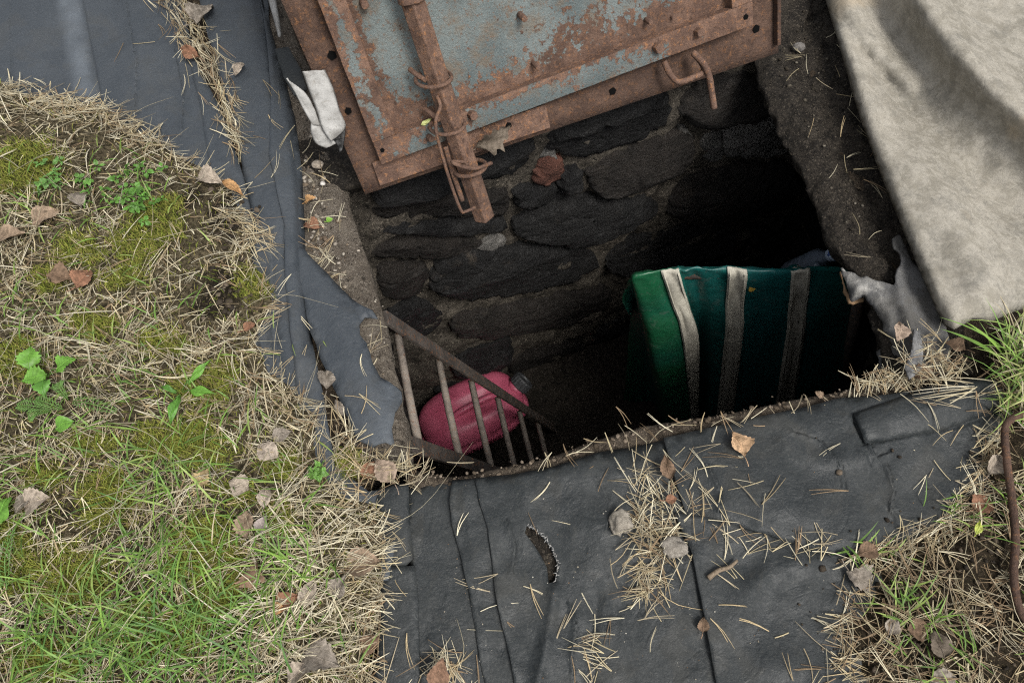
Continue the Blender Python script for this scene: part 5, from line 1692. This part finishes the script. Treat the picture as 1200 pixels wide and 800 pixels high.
TAN = (0.36, 0.265, 0.185); PALE = (0.44, 0.37, 0.295); GREYB = (0.30, 0.26, 0.215); RED = (0.30, 0.155, 0.095); BROWN = (0.22, 0.145, 0.095); ORANGE = (0.50, 0.29, 0.13)
LEAVES = [
    # x, y, size m, rotation deg, colour, height, label, extra
    (238, 15, 0.075, 80, GREYB, 0.03, 'large grey brown leaf at the top edge on the needle line', dict(serr=0.12)),
    (222, 64, 0.045, 150, RED, 0.03, 'reddish brown leaf piece on the needle line, left of a pale leaf', dict(wide=0.6)),
    (281, 80, 0.045, 75, PALE, 0.03, 'pointed pale leaf beside the needle line on the rubber strip', dict(wide=0.5)),
    (245, 211, 0.060, -15, PALE, 0.045, 'pale curled leaf bridging turf edge and rubber', dict(wide=0.55, curl=0.5)),
    (272, 220, 0.055, -35, ORANGE, 0.045, 'orange brown curled leaf at the edge of the rubber crack', dict(wide=0.35, curl=0.6)),
    (8, 280, 0.065, 20, TAN, None, 'broad tan leaf at the left edge of the bank', {}),
    (72, 325, 0.042, 10, BROWN, None, 'dull brown round leaf, left one of a pair', dict(wide=0.9)),
    (98, 326, 0.042, 70, RED, None, 'reddish round leaf, right one of a pair', dict(wide=0.9)),
    (52, 255, 0.055, 40, TAN, None, 'tan leaf half buried in needles above the left edge plants', {}),
    (92, 233, 0.040, 120, GREYB, None, 'grey leaf beside the small leaved herb patch', {}),
    (44, 588, 0.042, 15, PALE, None, 'pale rounded leaf below the left edge of the moss', dict(wide=0.95)),
    (28, 590, 0.036, 60, GREYB, None, 'grey brown leaf tucked left of a pale rounded leaf', dict(wide=0.8)),
    (238, 560, 0.034, 75, (0.50, 0.38, 0.20), None, 'yellowish crumpled leaf in the middle of the bank', dict(serr=0.2)),
    (281, 569, 0.036, 160, PALE, None, 'small pale heart shaped leaf among grey needles', dict(wide=0.9)),
    (311, 582, 0.036, 90, PALE, None, 'narrow pale leaf standing beside green blades', dict(wide=0.6)),
    (314, 529, 0.042, 150, (0.50, 0.42, 0.34), None, 'pale leaf with dark hole near the rubber strip', dict(wide=0.75)),
    (330, 510, 0.034, 30, GREYB, None, 'greyish leaf just above a pale leaf near the rubber strip', {}),
    (288, 615, 0.044, 100, TAN, None, 'tan ribbed leaf with serrated edge above a folded leaf', dict(serr=0.12)),
    (308, 616, 0.032, 70, (0.42, 0.36, 0.33), None, 'pinkish grey leaf right of the tan ribbed leaf', dict(wide=0.6)),
    (302, 674, 0.050, 110, (0.34, 0.22, 0.15), None, 'brown fan folded leaf on the bank', dict(curl=0.6, serr=0.12)),
    (335, 704, 0.036, 30, RED, None, 'dull red leaf in the lower part of the bank', {}),
    (326, 713, 0.022, 0, ORANGE, None, 'small orange tan leaf below a dull red leaf', {}),
    (362, 695, 0.046, 75, PALE, None, 'pale creased leaf amid straw on the lower bank', dict(wide=0.55)),
    (424, 660, 0.060, 10, TAN, 0.045, 'crumpled tan leaf at the turf edge beside the rubber flap', dict(curl=0.5)),
    (398, 690, 0.040, 60, GREYB, None, 'grey leaf among straw near the turf edge', {}),
    (375, 770, 0.062, -20, GREYB, None, 'large grey brown leaf near the bottom of the bank', dict(serr=0.14)),
    (350, 788, 0.040, 40, PALE, None, 'pale curled leaf at the bottom edge of the bank', dict(curl=0.5)),
    (432, 755, 0.034, 40, BROWN, 0.03, 'small brown leaf on the edge of the lower rubber strip', {}),
    (452, 553, 0.050, 130, (0.38, 0.29, 0.22), 0.02, 'tan leaf in the pit corner below the ladder top', dict(wide=0.7)),
    (432, 551, 0.034, 60, RED, 0.016, 'reddish leaf in the pit corner left of a tan leaf', {}),
    (383, 445, 0.038, 95, GREYB, 0.020, 'crumpled grey leaf stuck in the slit of the rubber', dict(curl=0.7)),
    (398, 478, 0.036, 120, GREYB, 0.012, 'narrow grey leaf sunk in the gap below the slit', dict(wide=0.4)),
    (363, 236, 0.026, 20, ORANGE, -0.004, 'orange leaf bit on the concrete kerb', dict(serr=0.2)),
    (364, 264, 0.040, 160, RED, -0.004, 'dull red leaf on the concrete kerb below an orange bit', {}),
    (292, 383, 0.024, 40, RED, 0.04, 'small reddish leaf at the turf edge below the moss', {}),
    (866, 520, 0.046, 105, (0.60, 0.40, 0.24), 0.03, 'bright orange tan leaf lying alone on the rubber below the tarpaulin', dict(wide=0.75, curl=0.35)),
    (782, 548, 0.045, 100, BROWN, 0.035, 'brown leaf at the top of the needle heap', dict(wide=0.5)),
    (786, 585, 0.020, 10, RED, 0.040, 'tiny red brown leaf in the needle heap by the seam', {}),
    (1018, 645, 0.036, 20, BROWN, 0.042, 'brown leaf at the start of the pine litter', {}),
    (1010, 680, 0.050, -30, GREYB, 0.034, 'ragged grey brown leaf on the edge of the litter', dict(serr=0.2)),
    (1150, 590, 0.036, 30, RED, None, 'reddish brown leaf in the litter beside the rod', dict(wide=0.9)),
    (1075, 737, 0.034, 0, BROWN, None, 'brown roundish leaf in the litter at the lower right', dict(wide=0.9)),
    (1045, 733, 0.030, 60, GREYB, None, 'grey leaf in the litter left of a roundish brown leaf', {}),
    (1100, 755, 0.042, 100, (0.16, 0.13, 0.10), None, 'dark leaf standing in the litter near the bottom edge', {}),
    (1105, 797, 0.042, 10, GREYB, None, 'grey brown leaf cut by the bottom edge of the litter', {}),
    (1165, 545, 0.040, 50, PALE, None, 'pale crumpled leaf in the litter left of the rod bend', dict(curl=0.5)),
    (1054, 388, 0.040, 75, (0.42, 0.32, 0.245), 0.030, 'tan leaf with a long stalk on the torn felt', dict(wide=0.7, stem=0.0)),
    (1120, 405, 0.034, 150, BROWN, 0.030, 'brown leaf under the corner of the canvas', {}),
    (960, 463, 0.018, 130, TAN, 0.012, 'small curled tan leaf on the front rim below the tarpaulin', dict(curl=0.6)),
    (512, 788, 0.042, 70, (0.30, 0.18, 0.12), 0.036, 'red brown curled leaf in the small needle clump at the bottom edge', dict(curl=0.5)),
    (824, 732, 0.022, 80, BROWN, 0.028, 'small brown leaf alone on the seam of the rubber sheets', {}),
    (1080, 438, 0.036, 20, BROWN, 0.022, 'brown leaf below the torn felt on the pit rim', {}),
]
for i, (x, y, s, r, c, z, lab, kw) in enumerate(LEAVES):
    zz = float(surf(np.array([[x, y]]))[0]) + 0.010 if z is None else z
    V, F, C = leaf_mesh(P(x, y, zz), s, math.radians(r), c, seed=i, tilt=(RNG.normal(0, .18), RNG.normal(0, .18)), **kw)
    tag(mk('dead_leaf', V, F, MAT['leaf'], None, True, C), lab, 'leaf', 'fallen dead leaves')
# oak leaf stuck to the hatch
V, F, C = leaf_mesh((0, 0, 0), 0.078, 0, (0.19, 0.155, 0.12), wide=0.75, lobes=4, curl=0.4, serr=0.07, seed=90, stem=0.1)
bs = np.column_stack([le * math.cos(0.25) + lu * math.sin(0.25), lu * math.cos(0.25) - le * math.sin(0.25), lnm])
V = V @ bs.T + lidpx(578, 161, 0.034)
tag(mk('dead_leaf', V, F, MAT['leaf'], None, True, C), 'lobed grey oak leaf caught on the bottom edge of the hatch', 'leaf', 'fallen dead leaves')
for x, y, r, pl, lab in ((499, 143, 0.4, True, 'tiny yellow green leaf on the hatch beside the locking bar'),):
    V, F, C = leaf_mesh((0, 0, 0), 0.024, 0, (0.55, 0.58, 0.22), wide=0.35, seed=5, stem=0, curl=0.1)
    V = V @ bs.T + lidpx(x, y, 0.034)
    tag(mk('small_leaf', V, F, MAT['herb'], None, True, C), lab, 'leaf')
for x, y, s, r, c, z, lab in ((1146, 618, 0.026, 60, (0.48, 0.55, 0.10), None, 'bright yellow green leaf lying on the needles near the rod'), (386, 258, 0.015, 30, (0.22, 0.42, 0.06), 0.0, 'small bright green leaf on the concrete kerb'), (1162, 73, 0.014, 110, (0.5, 0.55, 0.2), 0.075, 'tiny yellow green leaf on the pale canvas')):
    zz = float(surf(np.array([[x, y]]))[0]) + 0.012 if z is None else z
    V, F, C = leaf_mesh(P(x, y, zz), s, math.radians(r), c, seed=x, wide=0.45 if s > 0.02 else 0.8, stem=0.1, curl=0.15)
    tag(mk('small_leaf', V, F, MAT['herb'], None, True, C), lab, 'leaf')

# ------------------------------------------------------------------ green plants
def plant(px, py, lab, leaves, name='herb', z=None):
    b = P(px, py, float(surf(np.array([[px, py]]))[0]) if z is None else z)
    root = empty(name, b, lab, 'plant')
    for i, (dx, dy, s, r, wd, serr, col, hz, pt) in enumerate(leaves):
        q = P(px + dx, py + dy, b[2] + hz)
        V, F, C = leaf_mesh((0, 0, 0), s, math.radians(r), col, wide=wd, serr=serr, curl=0.12, bend=0.25, seed=i + px, stem=0, tilt=(RNG.normal(0, .15), -pt))
        mk('leaf', V + q, F, MAT['herb'], root, True, C)
        st = smooth_line(np.array([b, (b + q) / 2 + [0, 0, 0.01], q - np.array([math.cos(math.radians(r)), math.sin(math.radians(r)), 0]) * s * 0.45]), 3)
        V, F = tube(st, 0.0009, 5)
        mk('stem', V, F, MAT['grass'], root, True, np.repeat(np.array([[0.10, 0.2, 0.04]]), len(V), 0))
    return root


G1 = (0.16, 0.36, 0.05); G2 = (0.12, 0.30, 0.045); G3 = (0.10, 0.25, 0.04)
plant(55, 445, 'toothed green leaves of a wild strawberry like plant at the left', [(-20, -25, 0.042, 100, 0.8, 0.14, G1, 0.035, 0.1), (-14, -3, 0.040, 200, 0.8, 0.14, G1, 0.03, 0.1), (20, -18, 0.034, 40, 0.85, 0.16, G1, 0.03, 0.1), (-3, 8, 0.034, 290, 0.8, 0.14, G2, 0.03, 0.1)], 'strawberry_plant')
plant(212, 460, 'plantain rosette with long smooth leaves in the bank', [(21, -23, 0.052, 50, 0.26, 0.0, G1, 0.022, 0.2), (24, -1, 0.046, -8, 0.36, 0.0, G1, 0.02, 0.1), (-6, 18, 0.050, 265, 0.30, 0.0, G2, 0.02, 0.1), (-14, -4, 0.03, 160, 0.3, 0.0, G3, 0.015, 0.1)], 'plantain')
plant(78, 500, 'small round lobed green leaf below the strawberry like plant', [(-3, -2, 0.030, 30, 0.95, 0.05, G1, 0.02, 0.0)], 'clover')
plant(0, 600, 'round green leaf at the left edge beside a pale leaf', [(2, -2, 0.042, 80, 0.95, 0.0, G1, 0.025, 0.0)], 'round_leaf_plant')


def feathery(px, py, lab, fr):
    b = P(px, py, float(surf(np.array([[px, py]]))[0]))
    root = empty('yarrow', b, lab, 'plant')
    for (x0, y0, x1, y1) in fr:
        a = P(x0, y0, b[2] + 0.012); e_ = P(x1, y1, b[2] + 0.020)
        mid = (a + e_) / 2 + np.array([0, 0, 0.012])
        ln = smooth_line(np.array([a, mid, e_]), 7)
        V, F = tube(ln, 0.0007, 5)
        parts = [(V, F)]
        t = np.gradient(ln, axis=0)
        for k in range(1, len(ln) - 1):
            tt = t[k] / np.linalg.norm(t[k]); s = np.array([-tt[1], tt[0], 0])
            w = 0.010 * math.sin(math.pi * (k / len(ln)) ** 0.7) + 0.002
            for sg in (-1, 1):
                q0 = ln[k]; q1 = q0 + s * sg * w + tt * w * 0.5 + np.array([0, 0, 0.003])
                parts.append(tube(np.array([q0, (q0 + q1) / 2 + [0, 0, .001], q1]), np.array([0.0005, 0.0006, 0.0003]), 4))
                q2 = (q0 + q1) / 2
                parts.append(tube(np.array([q2, q2 + tt * w * 0.5 + s * sg * w * .15, q2 + tt * w * 0.7]), np.array([0.0005, 0.0005, 0.0002]), 4))
        V, F = join(parts)
        mk('frond', V, F, MAT['herb'], root, True, np.repeat(np.array([[0.15, 0.29, 0.07]]), len(V), 0))


feathery(95, 470, 'feathery yarrow fronds spreading across the middle of the bank', [(85, 470, 137, 482), (80, 468, 70, 448), (60, 480, 20, 476), (60, 482, 35, 492), (75, 480, 42, 468)])
feathery(15, 660, 'feathery yarrow frond at the lower left edge', [(8, 690, 16, 620), (2, 690, -6, 640)])


def herb_patch(cx, cy, sx, sy, n, lab, col, seed):
    rng = np.random.default_rng(seed); L_ = []
    for i in range(n):
        x, y = rng.normal(cx, sx), rng.normal(cy, sy)
        z = float(surf(np.array([[x, y]]))[0]) + rng.uniform(0.006, 0.03)
        r0 = rng.uniform(0, 6.28)
        for k in range(4):
            V, F, C = leaf_mesh((0, 0, 0), rng.uniform(0.008, 0.016), 0, np.array(col) * rng.uniform(0.7, 1.25), wide=0.6, serr=0, stem=0, seed=int(rng.integers(99)), curl=0.1)
            V[:, 0] += 0.007; V = V @ np.array(Matrix.Rotation(rng.normal(0, 0.5), 3, 'X') @ Matrix.Rotation(rng.normal(-0.2, 0.4), 3, 'Y'))
            a = r0 + k * math.pi / 2
            V = V @ np.array([[math.cos(a), math.sin(a), 0], [-math.sin(a), math.cos(a), 0], [0, 0, 1]])
            L_.append((V + P(x, y, z), np.array([f for f in F if len(f) == 4]), C))
    V, F, C = merge(L_)
    o = mk('chickweed', V, F, MAT['herb'], None, True, C)
    return tag(o, lab, 'plant', None, 'stuff')


herb_patch(160, 218, 22, 16, 26, 'low green herb patch with tiny leaves near the upper turf edge', (0.13, 0.30, 0.05), 1)
herb_patch(62, 205, 12, 9, 12, 'tiny leaved green herb patch at the left of the moss', (0.16, 0.33, 0.08), 2)
herb_patch(98, 215, 8, 8, 6, 'very small green sprouts between the two herb patches', (0.14, 0.30, 0.06), 3)
herb_patch(372, 555, 8, 6, 7, 'small green seedlings at the turf edge near the pit corner', (0.15, 0.31, 0.06), 4)

# ------------------------------------------------------------------ bent steel rod at the right edge, twig, tear
rp = [(1300, 470), (1240, 474), (1210, 482), (1190, 488), (1178, 502), (1180, 540), (1186, 585), (1190, 630), (1188, 672), (1193, 708), (1206, 730), (1240, 760), (1290, 790)]
pts = smooth_line(np.array([P(x, y, 0.058) for x, y in rp]), 6)
V, F = tube(pts, 0.0055, 12)
tag(mk('steel_rod', V, F, MAT['rust_dark'], None, True), 'bent brown steel rod lying on the litter at the right edge', 'rod')
tw = smooth_line(np.array([P(x, y, 0.030) for x, y in ((830, 677), (842, 668), (855, 664), (864, 656))]), 4)
V, F = tube(tw, np.linspace(0.0042, 0.0022, len(tw)), 7)
tag(mk('twig', V, F, MAT['leaf'], None, True, np.repeat(np.array([[0.22, 0.17, 0.12]]), len(V), 0)), 'short grey twig on the rubber sheet right of the seam', 'twig')
tr = empty('torn_slit', P(636, 650, 0.02), 'small ragged tear with white frayed threads in the front rubber sheet', 'tear')
rng_ = np.random.default_rng(3)
L2 = []
pts = resample([(x + 1.0, y - 1.0) for x, y in SLIT[:6]], 1.7)
for (x, y), zz in zip(pts, surf(pts + np.array([3, -2]))):
    b0 = P(x, y, zz + 0.001)
    a = rng_.uniform(0, 6.28); l = rng_.uniform(0.002, 0.006)
    L2.append(tube(np.array([b0, b0 + np.array([math.cos(a) * l * .5, math.sin(a) * l * .5, l * .3]), b0 + np.array([math.cos(a) * l, math.sin(a) * l, 0.001])]), np.array([0.0009, 0.0006, 0.0002]), 4))
V, F = join(L2)
tag(mk('frayed_threads', V, F, MAT['white'], tr, True), None, None, None, 'stuff')
v, F, bd = cut_mesh([(612, 612), (632, 618), (650, 645), (656, 664), (652, 690), (638, 686), (634, 655), (612, 630)], 5, 0.8, [], 44)
mk('exposed_lining', P(v[:, 0], v[:, 1], 0.006 + 0.003 * fbm(v / 6, 3, 3)), F, MAT['wet_soil'], tr, True, up=True)

bpy.context.view_layer.update()
